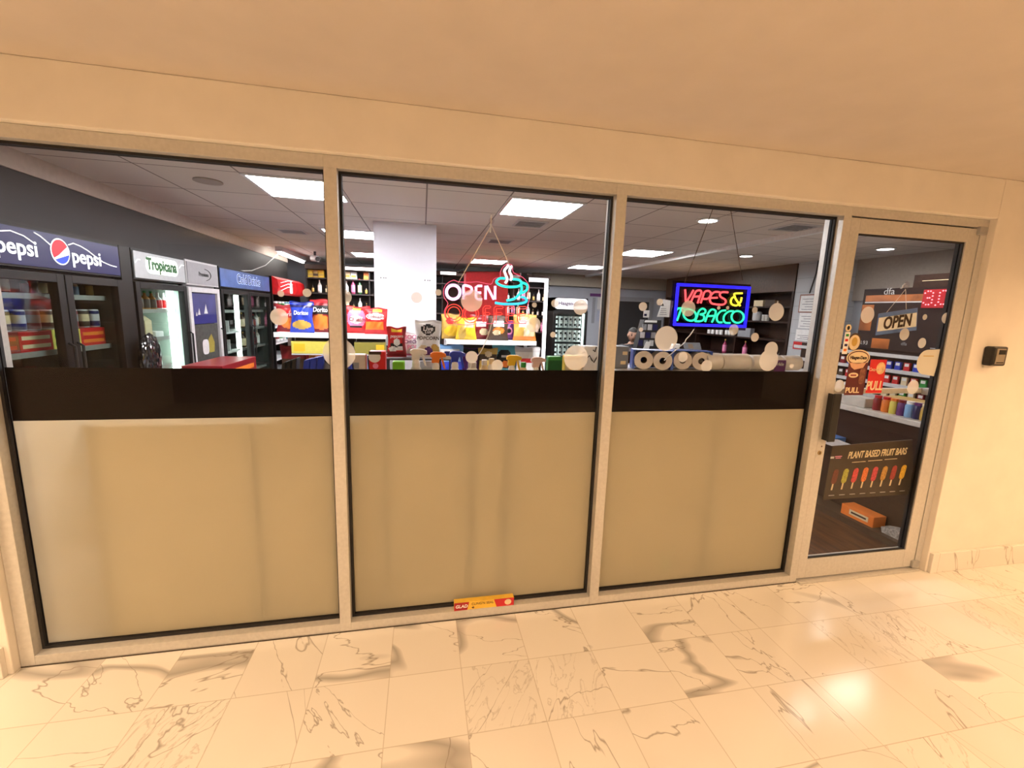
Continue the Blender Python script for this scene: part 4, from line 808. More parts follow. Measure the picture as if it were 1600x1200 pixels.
# ------------------------------------------------------------------ neon signs
def cr(pts, n=5, closed=False):
    P = [Vector(p) for p in pts]; out = []; L_ = len(P)
    for i in range(L_ if closed else L_-1):
        a, b, c, d = (P[(i-1) % L_] if closed or i else P[0]), P[i], P[(i+1) % L_], (P[(i+2) % L_] if closed or i+2 < L_ else P[-1])
        for k in range(n):
            t = k/n; out.append(.5*((2*b)+(c-a)*t+(2*a-5*b+4*c-d)*t*t+(3*b-a-3*c+d)*t*t*t))
    if not closed: out.append(P[-1])
    return out
def outline(pts, w_):
    """closed capsule around an open stroke lying in a plane of constant Y"""
    L_, R_ = [], []
    for i, p in enumerate(pts):
        t = (pts[min(i+1, len(pts)-1)]-pts[max(i-1, 0)]).normalized(); n = Vector((-t.z, 0, t.x)); L_.append(p+n*w_); R_.append(p-n*w_)
    return L_+[pts[-1]+(pts[-1]-pts[-2]).normalized()*w_]+R_[::-1]+[pts[0]-(pts[1]-pts[0]).normalized()*w_]
NY = .105
oc = empty('neon_sign', 'pink and turquoise neon sign with a steaming cup hanging in the middle window', 'neon sign', (.71, NY, 1.65))
o0 = Vector((.71, NY, 1.65))
def N1(x, y): return at(680+x/9.41, 400+y/9.41, NY)-o0
n_pink = emat('pink_neon', (1, .55, .9), 1.5); n_white = emat('white_neon', (1, .93, 1), 1.5); n_cyan = emat('turquoise_neon', (.02, .75, .68), 1.15); n_red = emat('red_neon', (.95, .06, .045), 1.0)
S1 = lambda *p: [N1(*q) for q in p]
bk = [(125, 500), (170, 410), (270, 355), (350, 380), (520, 385), (640, 380), (820, 415), (860, 350), (900, 320), (960, 310), (965, 230), (1010, 150), (1080, 115), (1140, 140), (1155, 240), (1290, 310), (1370, 400), (1390, 470), (1365, 560), (1390, 640), (1360, 750), (1380, 870), (1340, 985), (1000, 990), (600, 1000), (500, 1015), (300, 1000), (170, 920), (135, 810), (190, 700), (135, 610)]
bp = [N1(*q) for q in bk]; sm = cr(bp, 3, True)
G().prism([(p.x, p.z) for p in sm], BF, (0, .012, 0), 0, .004).obj('backing', m_acr, oc)
G().tube([p+Vector((0, .01, 0)) for p in sm], .0016, 5, closed=True).obj('edge_glow', emat('pink_edge', (.9, .12, .25), .8), oc)
def stroke(mtl, pts, r, name, smooth=True, closed=False):
    q = cr(S1(*pts), 5, closed) if smooth else S1(*pts); return G().tube(q, r, 8, closed=closed).obj(name, mtl, oc, smooth=True)
stroke(n_pink, [(265+100*math.cos(a), 532+103*math.sin(a)) for a in [2*PI*k/14 for k in range(14)]], .0072, 'letter_o', closed=True)
g = G(); g.tube(cr(S1((418, 640), (418, 540), (418, 440), (480, 440), (530, 465), (535, 510), (500, 550), (430, 560)), 4), .006, 8); g.obj('letter_p', n_pink, oc, smooth=True)
g = G(); g.tube(S1((690, 440), (630, 440), (600, 458), (600, 620), (630, 638), (690, 638)), .006, 8); g.tube(S1((600, 540), (675, 540)), .006, 8); g.obj('letter_e', n_pink, oc, smooth=True)
G().tube(S1((740, 640), (742, 440), (760, 440), (862, 640), (880, 640), (882, 440)), .006, 8).obj('letter_n', n_pink, oc, smooth=True)
g = G(); g.tube(cr(S1((1030, 330), (950, 330), (900, 380), (960, 430), (1080, 455), (1220, 445), (1270, 400), (1230, 350), (1140, 340)), 5), .006, 8)
g.tube(cr(S1((1265, 420), (1270, 500), (1230, 570), (1160, 630), (1050, 655)), 5), .006, 8); g.tube(cr(S1((1275, 390), (1345, 420), (1355, 480), (1310, 530), (1250, 550)), 5), .006, 8); g.obj('cup', n_cyan, oc, smooth=True)
G().tube(cr(S1((880, 688), (1000, 705), (1180, 705), (1310, 685), (1345, 650), (1310, 610), (1260, 600)), 5), .006, 8).obj('saucer', emat('blue_neon', (.03, .55, .85), 1.2), oc, smooth=True)
g = G(); g.tube(cr(S1((1030, 400), (1060, 340), (1030, 260), (1020, 210), (1060, 160), (1080, 130)), 5), .006, 8); g.tube(cr(S1((1105, 360), (1125, 300), (1095, 230), (1110, 170), (1130, 150)), 5), .006, 8); g.obj('steam', n_white, oc, smooth=True)
def red(name, *strokes, closed=False):
    g = G()
    for s in strokes:
        if closed:
            for k in (.78, 1.1): g.tube(S1(*[(s[0]+s[2]*k*math.cos(2*PI*i/24), s[1]+s[3]*k*math.sin(2*PI*i/24)) for i in range(24)]), .0021, 5, closed=True)
        else: g.tube(outline(S1(*s), .0058), .0021, 5, closed=True)
    g.obj(name, n_red, oc, smooth=True)
red('letter_c', (275, 840, 115, 118), closed=True); red('letter_o', (520, 855, 108, 115), closed=True)
red('letter_f', ((720, 965), (720, 770), (740, 750), (800, 750)), ((725, 850), (790, 850))); red('letter_f', ((880, 975), (882, 770), (900, 755), (985, 755)), ((890, 850), (970, 850)))
red('letter_e', ((1150, 755), (1075, 755), (1060, 775), (1060, 955), (1085, 970), (1150, 970)), ((1065, 860), (1140, 860))); red('letter_e', ((1330, 760), (1240, 760), (1225, 780), (1225, 955), (1250, 975), (1330, 975)), ((1230, 865), (1310, 865)))
hk = empty('suction_hook', 'clear suction hook holding the cords of the coffee sign', 'hook', (at(768, 345, .068).x, .068, at(768, 345, .068).z)); G().lathe([(.014, 0), (.010, .004), (.004, .007), (0, .008)], 14).obj('cup', m_acr, hk, rot=(-PI/2, 0, 0)); G().tube([(0, .008, .03), (0, .016, .02), (0, .02, -.03), (0, .03, -.045), (0, .036, -.035)], .004, 6).obj('hook', mat('clear_plastic', (.75, .74, .76), .2), hk)
def cord(name, label, cat, pts, r, m): return tag(G().tube(pts, r, 6).obj(name, m), label, cat)
hkp = Vector((at(768, 352, .1).x, .1, at(768, 352, .1).z))
cord('hanging_cord', 'pale left cord holding up the coffee sign', 'cord', [hkp, at(716, 442, NY)], .0022, m_cord); cord('hanging_cord', 'pale right cord holding up the coffee sign', 'cord', [hkp, at(795, 412, NY)], .0022, m_cord)
cord('power_cable', 'white power cable running down from the coffee sign behind the black band', 'cable', cr([at(770, 497, NY+.02), at(764, 520, .125), at(752, 548, .13), at(738, 566, .12), at(731, 582, .10), at(690, 640, .085), at(662, 660, .078)], 5), .0022, m_white)
cord('power_plug_cable', 'dark cable end seen blurred through the frosted middle window', 'cable', cr([at(661, 655, .070), at(677, 672, .068), at(700, 690, .066), at(722, 702, .064), at(758, 708, .063)], 6), [.0035]*6+[.002]*5+[.004]*8+[.0022]*6, m_blackp)
# blue bordered sign
vt = empty('neon_sign', 'blue bordered neon sign in red and green letters hanging in the right window', 'neon sign', (1.945, .115, 1.648)); v0 = Vector((1.945, .115, 1.648))
def N2(x, y): return at(1030+x/10, 430+y/10, .115)-v0
n_blue = emat('deep_blue_neon', (.012, .01, .95), 1.3); n_red2 = emat('coral_neon', (1, .09, .11), 1.5); n_grn = emat('green_neon', (.02, .85, .45), 1.35); n_yel = emat('yellow_neon', (1, .85, .05), 1.2)
G().box(-.243, .235, .012, .016, -.128, .125).obj('backing', glassmat('smoked_acrylic', (.42, .34, .42), .8), vt)
bx = [(-.218, .108), (.218, .108), (.218, -.108), (-.218, -.108)]
g = G(); g.box(-.226, .226, -.006, .006, .097, .113).box(-.226, .226, -.006, .006, -.113, -.097).box(-.226, -.210, -.006, .006, -.097, .097).box(.210, .226, -.006, .006, -.097, .097); g.obj('blue_border', n_blue, vt, bevel=.004)
def st2(name, mtl, *strokes, r=.0052):
    g = G()
    for s in strokes: g.tube(cr([N2(*q) for q in s], 4), r, 8)
    return g.obj(name, mtl, vt, smooth=True)
st2('letter_v', n_red2, [(405, 220), (412, 330), (420, 415), (480, 330), (535, 232)]); st2('letter_a', n_red2, [(490, 435), (535, 330), (580, 250), (640, 238), (658, 275), (625, 360), (600, 440)], [(550, 335), (640, 330)])
st2('letter_p', n_red2, [(648, 438), (680, 340), (710, 262), (770, 245), (808, 282), (790, 340), (745, 370), (690, 368)]); st2('letter_e', n_red2, [(945, 265), (870, 262), (812, 310), (792, 390), (822, 440), (890, 455)], [(800, 355), (910, 352)])
st2('letter_s', n_red2, [(1075, 268), (985, 265), (947, 300), (965, 342), (1028, 380), (1038, 425), (995, 460), (895, 457)])
st2('ampersand', n_yel, [(1298, 282), (1200, 284), (1172, 300), (1195, 370), (1235, 430), (1265, 480)], [(1288, 345), (1270, 420), (1212, 472), (1142, 458), (1118, 410), (1140, 355), (1185, 335)])
st2('letter_t', n_grn, [(272, 548), (300, 518), (390, 518)], [(345, 522), (310, 620), (278, 712)]); st2('letter_o', n_grn, [(478+98*math.cos(2*PI*k/14)+18*math.sin(-2*PI*k/14)*-1, 620+92*math.sin(2*PI*k/14)) for k in range(15)])
st2('letter_b', n_grn, [(562, 718), (595, 630), (622, 560), (675, 522), (720, 545), (712, 592), (640, 612)], [(640, 612), (695, 632), (695, 690), (640, 720), (562, 718)]); st2('letter_a', n_grn, [(718, 730), (745, 650), (775, 580), (822, 535), (878, 552), (878, 605), (850, 680), (822, 738)], [(752, 640), (862, 634)])
st2('letter_c', n_grn, [(1040, 550), (970, 560), (912, 620), (900, 690), (930, 735), (982, 736)]); st2('letter_c', n_grn, [(1160, 562), (1090, 566), (1022, 622), (1006, 690), (1032, 740), (1108, 746)]); st2('letter_o', n_grn, [(1225+95*math.cos(2*PI*k/14), 652+92*math.sin(2*PI*k/14)) for k in range(15)])
cord('hanging_cord', 'dark left cord holding up the blue bordered sign', 'cord', [at(1117, 318, .09), at(1070, 441, .125)], .0022, m_brown); cord('hanging_cord', 'dark right cord holding up the blue bordered sign', 'cord', [at(1140, 318, .09), at(1160, 438, .125)], .0022, m_brown)
cord('power_cable', 'white power cable kinked below the blue bordered sign', 'cable', [at(1086, 512, .14), at(1078, 524, .16), at(1072, 530, .17), at(1070, 535, .18), at(1058, 545, .2), at(1043, 558, .22), at(1038, 563, .2)], .0028, m_white)

# ------------------------------------------------------------------ counters and right-hand wall
m_stone = mat('pale_stone', (.62, .59, .54), .3, var=.12, vscale=14)
ct = empty('counter', 'dark sales counter with a pale stone edge seen through the door', 'counter', (4.15, 1.75, 0))
G().box(-.27, .30, -1.60, 1.45, .05, .865).obj('front', m_dark, ct); G().box(-.31, .33, -1.62, 1.45, .865, .905).obj('top', m_stone, ct, bevel=.006); G().box(-.45, -.27, -1.60, 1.45, 0, .05).obj('base_ledge', m_brown, ct); G().box(-.42, -.27, -1.0, .2, .55, .57).obj('front_shelf', m_dark, ct)
c2 = empty('counter', 'dark back counter behind the paper rolls', 'counter', (3.55, 3.75, 0)); G().box(-.9, .9, -.3, .3, 0, 1.06).obj('front', m_dark, c2); G().box(-.93, .93, -.33, .33, 1.06, 1.10).obj('top', m_blackp, c2)
JC = [(m_dred, m_red, 'dark red'), (m_orange, m_red, 'orange'), (m_lemon, m_orange, 'yellow'), (m_purple, m_dred, 'purple'), (m_lblue, m_white, 'light blue'), (m_navy, m_purple, 'navy'), (m_gold, m_cream, 'gold'), (m_pink, m_red, 'pink')]
for i, (mb, mc, d) in enumerate(JC):
    p = [.70, .635, .575, .52, .465, .41, .36, .31][i]; o = empty('candy_jar', f'{d} candy jar on the stone counter, {od(i)} from the far end', 'jar', (3.935, p, .905), group='candy jars on the counter')
    G().lathe([(.026, 0), (.029, .01), (.029, .085), (.022, .1)], 14).obj('jar', mb, o, smooth=True); G().lathe([(.024, .098), (.024, .118), (0, .118)], 14).obj('lid', mc, o)
tag(G().box(-.06, .06, -.16, .16, 0, .075).obj('stone_box', m_stone, loc=(3.96, .93, .905), bevel=.006), 'pale stone-coloured box at the far end of the candy jars', 'box')
tag(G().box(-.08, .08, -.28, .28, 0, .11).obj('candy_tray', m_gold, loc=(4.10, .45, .905), bevel=.006), 'golden tray behind the candy jars', 'tray')
bb = empty('snack_box', 'light blue snack box lying on the counter front shelf', 'box', (3.79, 1.0, .57)); G().box(-.055, .055, -.17, .17, 0, .07).obj('box', mat('snack_box_blue', (.07, .22, .6), .45), bb, bevel=.003); G().box(-.056, -.055, -.12, .08, .02, .05).obj('printed_panel', m_blue, bb)
tag(G().prism([(-.12, 0), (.12, 0), (.1, .05), (-.06, .06)], BL, (3.76, .80, .57), 0, .04).obj('flat_packet', m_lgrey), 'grey flat packet beside the light blue snack box', 'packet')
rb = empty('candy_box', 'orange-red candy box lying on the counter base near the door', 'box', (3.80, .56, .05)); G().box(-.06, .06, -.13, .13, 0, .085).obj('box', m_orange, rb, bevel=.003); G().box(-.0615, -.060, -.09, .06, .025, .065).obj('printed_panel', m_cream, rb); G().box(-.0625, -.0615, -.075, .045, .038, .052).obj('printed_word', m_brown, rb)
tag(G().prism([(-.1, 0), (.1, 0), (.12, .05), (.05, .07), (-.05, .06), (-.11, .04)], BL, (3.80, .27, .05), -.03, .05).obj('clear_packet', mat('speckled_wrap', (.35, .33, .3), .3, var=.6, vscale=60)), 'speckled wrapped packet on the counter base at the door edge', 'packet')
# display tower, notices and register on the back counter
td = empty('card_display', 'black display tower with cards and a white top strip, left of the blue bordered sign', 'display', (3.46, 3.55, 1.10))
G().prism([(-.15, 0), (.20, 0), (.20, .43), (-.06, .43)], BF, (0, .12, 0), 0, .12).obj('body', m_blackp, td); G().prism([(-.06, .395), (.13, .395), (.13, .425), (-.045, .425)], BF, (0, -.001, 0), 0, .004).obj('top_strip', m_white, td)
for r in range(3):
    for k in range(3): G().box(-.085+k*.082-r*.02, -.02+k*.082-r*.02, -.006, -.001, .29-r*.11, .37-r*.11).obj('card', [m_grey, m_lgrey, m_navy][(k+r) % 3], td)
G().prism([(-.05, .03), (.04, .03), (.06, .13), (-.01, .13)], BF, (0, -.006, 0), 0, .004).obj('tilted_card', m_paper, td)
for px0, px1, py0, py1, y, l, m in ((1005, 1015, 485, 496, 3.5, 'small white notice above the black card display', m_paper),):
    a, b = at(px0, py1, y), at(px1, py0, y); o = empty('notice', l, 'notice', (a.x, y, a.z)); G().box(0, b.x-a.x, 0, .004, 0, b.z-a.z).obj('sheet', m, o); G().box(.01, .05, -.001, 0, .02, .05).obj('printed_block', m_navy, o); G().tube([(.03, .006, 0), (.03, .02, -.12)], .004, 5).obj('stem', m_blackp, o)
a = at(1040, 485, 3.5); o = empty('notice', 'white notice with a black triangle printed, beside the blue bordered sign', 'notice', (a.x, 3.5, a.z)); sc_ = .0093
G().prism([(-1.3*sc_*10, -.075*1.2), (.9*sc_*10, -.075*1.2), (1.2*sc_*10, .13), (-.5*sc_*10, .15)], BF, (0, 0, 0), -.003, 0).obj('sheet', m_paper, o)
G().prism([(-.055, .105), (-.03, .06), (-.08, .06)], BF, (0, -.0005, 0), 0, .001).obj('printed_triangle', m_blackp, o)
for k in range(4): G().box(-.085+.004*k, .02-.004*k, -.0015, -.0005, -.06+k*.026, -.053+k*.026).obj('printed_line', m_greytxt, o)
G().tube([(0, .006, -.08), (0, .02, -.42)], .004, 5).obj('stem', m_blackp, o)
rg = empty('register', 'small grey till screen tilted on the back counter, below the blue bordered sign', 'register', (4.17, 3.5, 1.10)); G().prism([(-.12, 0), (.14, 0), (.09, .13), (-.17, .13)], BF, (0, 0, 0), -.02, 0).obj('screen', m_grey, rg); G().box(-.06, .06, 0, .12, 0, .02).obj('foot', m_blackp, rg); G().prism([(-.08, .05), (.0, .05), (-.03, .11), (-.1, .11)], BF, (0, -.0005, 0), 0, .001).obj('screen_image', mat('muted_tan', (.4, .28, .2), .5), rg)
cr_ = empty('card_reader', 'white card reader standing on the paper rolls side of the back counter', 'card reader', (3.85, 3.46, 1.10)); G().prism([(-.06, 0), (.06, 0), (.08, .11), (-.02, .11)], BF, (0, 0, 0), -.06, 0).obj('body', m_white, cr_); G().box(.0, .05, -.001, 0, .02, .05).obj('printed_block', m_navy, cr_)
# dark wall unit with shelves
wu = empty('wall_unit', 'dark wood wall unit with shelves behind the blue bordered sign', 'wall unit', (6.05, 5.3, 0))
G().box(.17, .195, -1.66, 1.9, 0, 2.425).box(-.2, .195, -1.66, -1.62, 0, 2.425).box(-.2, .195, 1.86, 1.9, 0, 2.425).obj('carcass', m_dark, wu); G().box(-.205, .17, -1.66, 1.9, 2.02, 2.425).obj('top_panel', mat('brown_veneer', (.10, .048, .028), .4, var=.2), wu)
for z in (.95, 1.28, 1.565, 1.80): G().box(-.2, .17, -1.62, 1.86, z-.025, z).obj('shelf', m_dark, wu)
for y in (-.5, .65): G().box(-.19, .17, y-.012, y+.012, .0, 2.02).obj('divider', m_dark, wu)
for i, (px, k, z, d) in enumerate([(1132, 'rose', .95, 'left'), (1150, 'rose', .95, 'middle'), (1164, 'rose', .95, 'right')]): btl(k, (5.93, atx(px, 545, 5.93).y, z), f'pink spirit bottle on wall unit bottom shelf, {d} one of three', 'pink bottles in the wall unit', scale=(1.1, 1.1, .95))
for i, (px, z) in enumerate([(1108, 1.28), (1114, 1.28), (1121, 1.28), (1127, 1.28)]):
    put('wcup', lambda: can('cup', .09, .035, m_white, m_white), (5.93, atx(px, 520, 5.93).y, z), f'white cup on shelf below the blue bordered sign, {od(i)} from left', 'cup', 'white cups in the wall unit')
for i, px in enumerate([1136, 1141, 1146]): btl('clear', (5.93, atx(px, 515, 5.93).y, 1.28), f'clear spirit bottle below right half of blue bordered sign, {od(i)} from left', 'clear bottles in the wall unit', scale=(.9, .9, .6))
tag(G().box(-.04, .04, -.16, .16, 0, .15).obj('book', m_grey, loc=(5.93, atx(1165, 518, 5.93).y, 1.28)), 'grey book standing near the lower right corner of the blue bordered sign', 'book')
tag(G().lathe([(.06, 0), (.07, .02), (.07, .13), (.05, .15), (0, .15)], 16).obj('jar', m_lgrey, loc=(5.93, atx(1183, 495, 5.93).y, 1.565), smooth=True), 'pale jar on the shelf right of the blue bordered sign', 'jar')
for i, px in enumerate([1194, 1199]): put('tumbler', lambda: can('tumbler', .1, .035, m_cgl, m_cgl), (5.93, atx(px, 495, 5.93).y, 1.565), ['pale tumbler beside the pale jar', 'second pale tumbler from the pale jar'][i], 'tumbler', 'tumblers in the wall unit')
for i, px in enumerate([1190, 1208]): tag(G().box(-.05, .05, -.1, .1, 0, .10).obj('box', [m_cream, m_brown][i], loc=(5.93, atx(px, 465, 5.93).y, 1.80)), ['small cream box on the upper shelf of the wall unit', 'small brown box on the upper shelf of the wall unit'][i], 'box')
for i, px in enumerate([1218, 1229]): btl('dark', (5.93, atx(px, 548, 5.93).y, .95), f'dark bottle at right end of wall unit bottom shelf, {["left", "right"][i]} of two', 'dark bottles in the wall unit')
# pale tiled pier with papers
tag(G().box(5.85, 6.25, 3.02, 3.62, 0, 2.43).obj('wall_pier', tilemat('pale_wall_tile', (.52, .54, .57), (.35, .36, .38), .3, .2)), 'pale tiled pier between the wall unit and the tobacco shelves', 'pier', kind='structure')
def note(label, y0, y1, z0, z1, mtl=m_paper, lines=5, frame=None, extra=None):
    o = empty('notice', label, 'notice', (5.849, (y0+y1)/2, z0)); h = z1-z0; w_ = (y1-y0)/2
    if frame: G().box(-.006, 0, -w_-.015, w_+.015, -.015, h+.015).obj('frame', frame, o)
    G().box(-.008, -.001, -w_, w_, 0, h).obj('sheet', mtl, o)
    for k in range(lines): G().box(-.009, -.008, -w_*.8, w_*(.8-.25*(k % 2)), h*(.12+.16*k), h*(.12+.16*k)+.008).obj('printed_line', m_greytxt, o)
    if extra: G().box(-.009, -.008, -w_*.9, -w_*.2, h*.1, h*.3).obj('printed_block', extra, o)
m_rf = mat('reddish_wood_frame', (.3, .1, .05), .5)
note('upper framed notice on the tiled pier', 3.10, 3.50, 1.72, 1.95, frame=m_rf); note('middle notice on the tiled pier', 3.12, 3.48, 1.48, 1.70); note('white notice with a purple corner on the tiled pier', 3.14, 3.50, 1.30, 1.46, extra=m_purple, lines=3); note('red and white notice low on the tiled pier', 3.24, 3.52, 1.17, 1.28, mtl=m_red, lines=1); note('lowest notice on the tiled pier', 3.05, 3.45, .92, 1.08, extra=m_red, lines=3)
tag(G().box(5.835, 5.85, 3.08, 3.20, 2.0, 2.2).obj('wall_monitor', m_blackp), 'black wall panel high on the tiled pier', 'panel')
tag(G().tube([(5.84, 3.36, 1.98), (5.84, 3.30, 2.25), (5.84, 3.29, 2.43)], .008, 6).obj('cable', m_blackp), 'black cable running up the tiled pier', 'cable')
tag(G().box(6.2, 6.25, .115, 3.02, 1.88, 2.43).obj('trim_4', mat('beige_upper_wall', (.42, .37, .33), .7)), 'beige upper band of the wall seen through the door', 'trim', kind='structure')
# tobacco shelves
tb = empty('tobacco_shelves', 'dark tobacco shelves with copper and black advert panels seen through the door', 'shelving', (5.4, 1.75, 0))
G().box(.02, .42, -.95, 1.2, 0, 1.30).box(.02, .42, -.95, -.93, 1.3, 2.0).obj('carcass', m_dark, tb); G().box(-.02, .4, -.95, .42, 1.30, 1.965).obj('advert_box', mat('dark_advert', (.018, .006, .006), .5, spec=.3), tb)
G().box(.0, .42, -.95, -.07, 1.965, 2.09).obj('top_cabinet', m_dark, tb); G().box(-.002, .0, -.9, -.15, 2.025, 2.03).obj('bright_edge', m_cream, tb)
m_cop = mat('copper_panel', (.42, .13, .03), .3, .2, var=.5, vscale=4)
G().box(-.022, -.02, -.30, .39, 1.825, 1.895).obj('copper_panel', m_cop, tb); G().box(-.024, -.02, -.30, .39, 1.81, 1.823).obj('white_edge', m_lgrey, tb); txt('dfa', .10, m_lgrey, BL, (-.023, .14, 1.93), tb)
G().box(-.022, -.02, .28, .415, 1.50, 1.79).obj('copper_panel', m_cop, tb); G().box(-.022, -.02, .05, .24, 1.31, 1.42).obj('copper_panel', m_cop, tb); txt('8.93', .06, m_lgrey, BL, (-.024, .33, 1.36), tb); txt('dfa', .05, m_greytxt, BL, (-.022, -.10, 1.38), tb)
for y0, y1, z0, z1, k in ((-.75, -.5, 1.62, 1.80, 0), (-.72, -.5, 1.46, 1.56, 0), (-.6, -.35, 1.33, 1.36, 0)):
    G().box(-.024, -.02, y0, y1, z0, z0+.006).box(-.024, -.02, y0, y1, z1-.006, z1).box(-.024, -.02, y0+.04, y1-.06, (z0+z1)/2-.01, (z0+z1)/2+.01).obj('printed_frame', m_lgrey, tb)
for z in (1.26, 1.10, .95, .80): G().box(-.10, .02, -.95, 1.2, z-.012, z).box(-.105, -.10, -.95, 1.2, z-.03, z+.008).obj('shelf', m_lgrey, tb)
dg = empty('price_display', 'red glowing number display on the tobacco shelves', 'price display', (5.36, 1.42, 1.84)); G().box(0, .02, -.13, .12, -.085, .095).obj('panel', mat('dark_red_panel', (.25, .004, .01), .4, emit=(.5, .0, .012), es=.45), dg)
g = G()
def dots(s, oy):
    seg = {'3': [(0, 4), (1, 4.6), (2, 4.6), (3, 4), (3, 3), (2, 2.4), (3, 1.8), (3, .8), (2, .2), (1, .2), (0, .8), (1.2, 2.4)], '0': [(0, 1), (0, 2), (0, 3), (0, 4), (1, 4.6), (2, 4.6), (3, 4), (3, 3), (3, 2), (3, 1), (2, .3), (1, .3)], '.': [(1, 0)]}[s]
    for a, b in seg: y = oy-a*.024; z = -.06+b*.030; g.lathe([(.0, -.008), (.008, 0), (0, .008)], 6, (-.006, y, z))
dots('3', .10); dots('.', .015); dots('0', -.03)
g.obj('digits', emat('red_led', (1, .25, .3), 2.2), dg)
PC = [(m_green, 'green'), (m_red, 'red'), (m_lgrey, 'grey'), (m_dred, 'dark red'), (m_cream, 'cream'), (m_blue, 'blue'), (m_brown, 'brown')]
for s, z in enumerate((1.10, .95, .80)):
    for i in range(20):
        mm, d = PC[(i*i+3*s+i//3) % 7]
        def mk(mm=mm): return G().box(-.012, .012, -.028, .028, 0, .088).box(-.0126, -.0119, -.02, .02, .05, .08, 1).obj('cigarette_pack', [mm, m_paper])
        put('pk'+d, mk, (5.345, 2.62-i*.089, z), f'{d} pack on the {["upper", "middle", "lower"][s]} tobacco shelf seen through door, {od(i)} from left', 'pack', 'packs on the tobacco shelves')

# ------------------------------------------------------------------ things on and in the door
oh = empty('open_sign', 'white and blue OPEN sign hanging inside the glass door', 'sign', (3.13, .06, 1.52))
tl_, tr_, br_, bl_ = at(1373, 490, .06), at(1434, 481, .06), at(1432, 516, .06), at(1368, 524, .06); oo = Vector((3.13, .06, 1.52)); q = [p-oo for p in (bl_, br_, tr_, tl_)]
def quad(u, v): a = q[0].lerp(q[1], u); b = q[3].lerp(q[2], u); return a.lerp(b, v)
def qp(nm, m, u0, u1, v0, v1, d): pts = [quad(u0, v0), quad(u1, v0), quad(u1, v1), quad(u0, v1)]; return G().prism([(p.x, p.z) for p in pts], BF, (0, 0, 0), d-.0015, d).obj(nm, m, oh)
qp('board', mat('slate_blue', (.10, .20, .55), .5), 0, 1, 0, 1, 0); qp('white_panel', m_paper, .02, .98, .17, .80, .0012)
c_ = quad(.5, .485); ax = (quad(1, .5)-quad(0, .5)); ex = ax.normalized(); txt('OPEN', .098, mat('dark_sign_letters', (.03, .008, .006), .5), (ex, Vector((0, 0, 1)), (0, -1, 0)), c_+Vector((0, -.002, 0)), oh, bold=.003, sx=.80)
for u in (.2, .7): p = quad(u, 1); G().tube([p, at(1415, 452, .05)-oo], .001, 5).obj('string', m_cord, oh)
hk2 = empty('suction_hook', 'clear suction hook above the OPEN sign in the door', 'hook', (at(1416, 446, .031).x, .0285, at(1416, 446, .031).z)); G().lathe([(.022, 0), (.016, .006), (.006, .010), (0, .011)], 16).obj('cup', m_acr, hk2, rot=(-PI/2, 0, 0)); G().tube([(0, .01, .012), (0, .02, .0), (0, .022, -.012), (0, .03, -.014)], .004, 6).obj('hook', mat('clear_plastic', (.75, .74, .76), .2), hk2)
# poster
pz = empty('fruit_bar_poster', 'dark brown fruit bar poster with eight ice lollies inside the glass door', 'poster', (3.12, .078, .70))
pq = [at(1286, 781, .078), at(1428, 772, .078), at(1426, 687, .078), at(1301, 697, .078)]; p0 = Vector((3.12, .078, .70)); q2 = [p-p0 for p in pq]
def pqd(u, v): return q2[0].lerp(q2[1], u).lerp(q2[3].lerp(q2[2], u), v)
G().prism([(p.x, p.z) for p in (q2[0], q2[1], q2[2], q2[3])], BF, (0, 0, 0), -.004, 0).obj('board', mat('poster_brown', (.035, .018, .011), .45), pz)
ax = (pqd(1, .8)-pqd(0, .8)).normalized(); bs = (ax, Vector((0, 0, 1)), (0, -1, 0)); wP = (pqd(1, .5)-pqd(0, .5)).length
txt('PLANT BASED FRUIT BARS', .062, m_cream, bs, pqd(.56, .80), pz, sx=.62, shear=.2, bold=.0012)
for u0, u1, v in ((.26, .42, .67), (.45, .62, .675), (.65, .80, .68)): a, b = pqd(u0, v), pqd(u1, v); G().tube([a, b], .0022, 4).obj('printed_line', m_cream, pz)
for u0, u1, v in ((.05, .13, .80), (.06, .12, .77)): a, b = pqd(u0, v), pqd(u1, v); G().tube([a, b], .003, 4).obj('printed_line', m_pink, pz)
LC = [((.16, .035, .02), 'dark berry'), ((.45, .42, .06), 'lime'), ((.62, .05, .06), 'red'), ((.75, .18, .04), 'orange'), ((.55, .05, .07), 'pink'), ((.55, .28, .05), 'amber'), ((.35, .03, .025), 'dark red'), ((.85, .45, .03), 'mango')]
for i, (c, d) in enumerate(LC):
    u = .085+i*.112; p = pqd(u, .42)
    lo = G().prism(rrect(-.019, .019, -.045, .05, .0185)+[], ((ax.x, 0, ax.z), (.12, 0, 1), (0, -1, 0)), p, 0, .002).obj('printed_lolly', mat('lolly_'+d.replace(' ', '_'), c, .5, var=.35, vscale=90), pz); lo['label'] = d+' coloured ice lolly print'
    G().prism([(-.005, -.085), (.005, -.085), (.005, -.045), (-.005, -.045)], ((ax.x, 0, ax.z), (.12, 0, 1), (0, -1, 0)), p, 0, .0018).obj('printed_stick', m_cream, lo)
    a, b = pqd(u-.035, .075), pqd(u+.025, .075); G().tube([a, b], .002, 4).obj('printed_line', m_lgrey, pz)
for p in ((1292, 712), (1456, 706), (1444, 772)): a = at(*p, .07)-p0; G().box(a.x-.012, a.x+.012, -.045, -.043, a.z-.006, a.z+.006).obj('clear_tape', m_lgrey, pz)
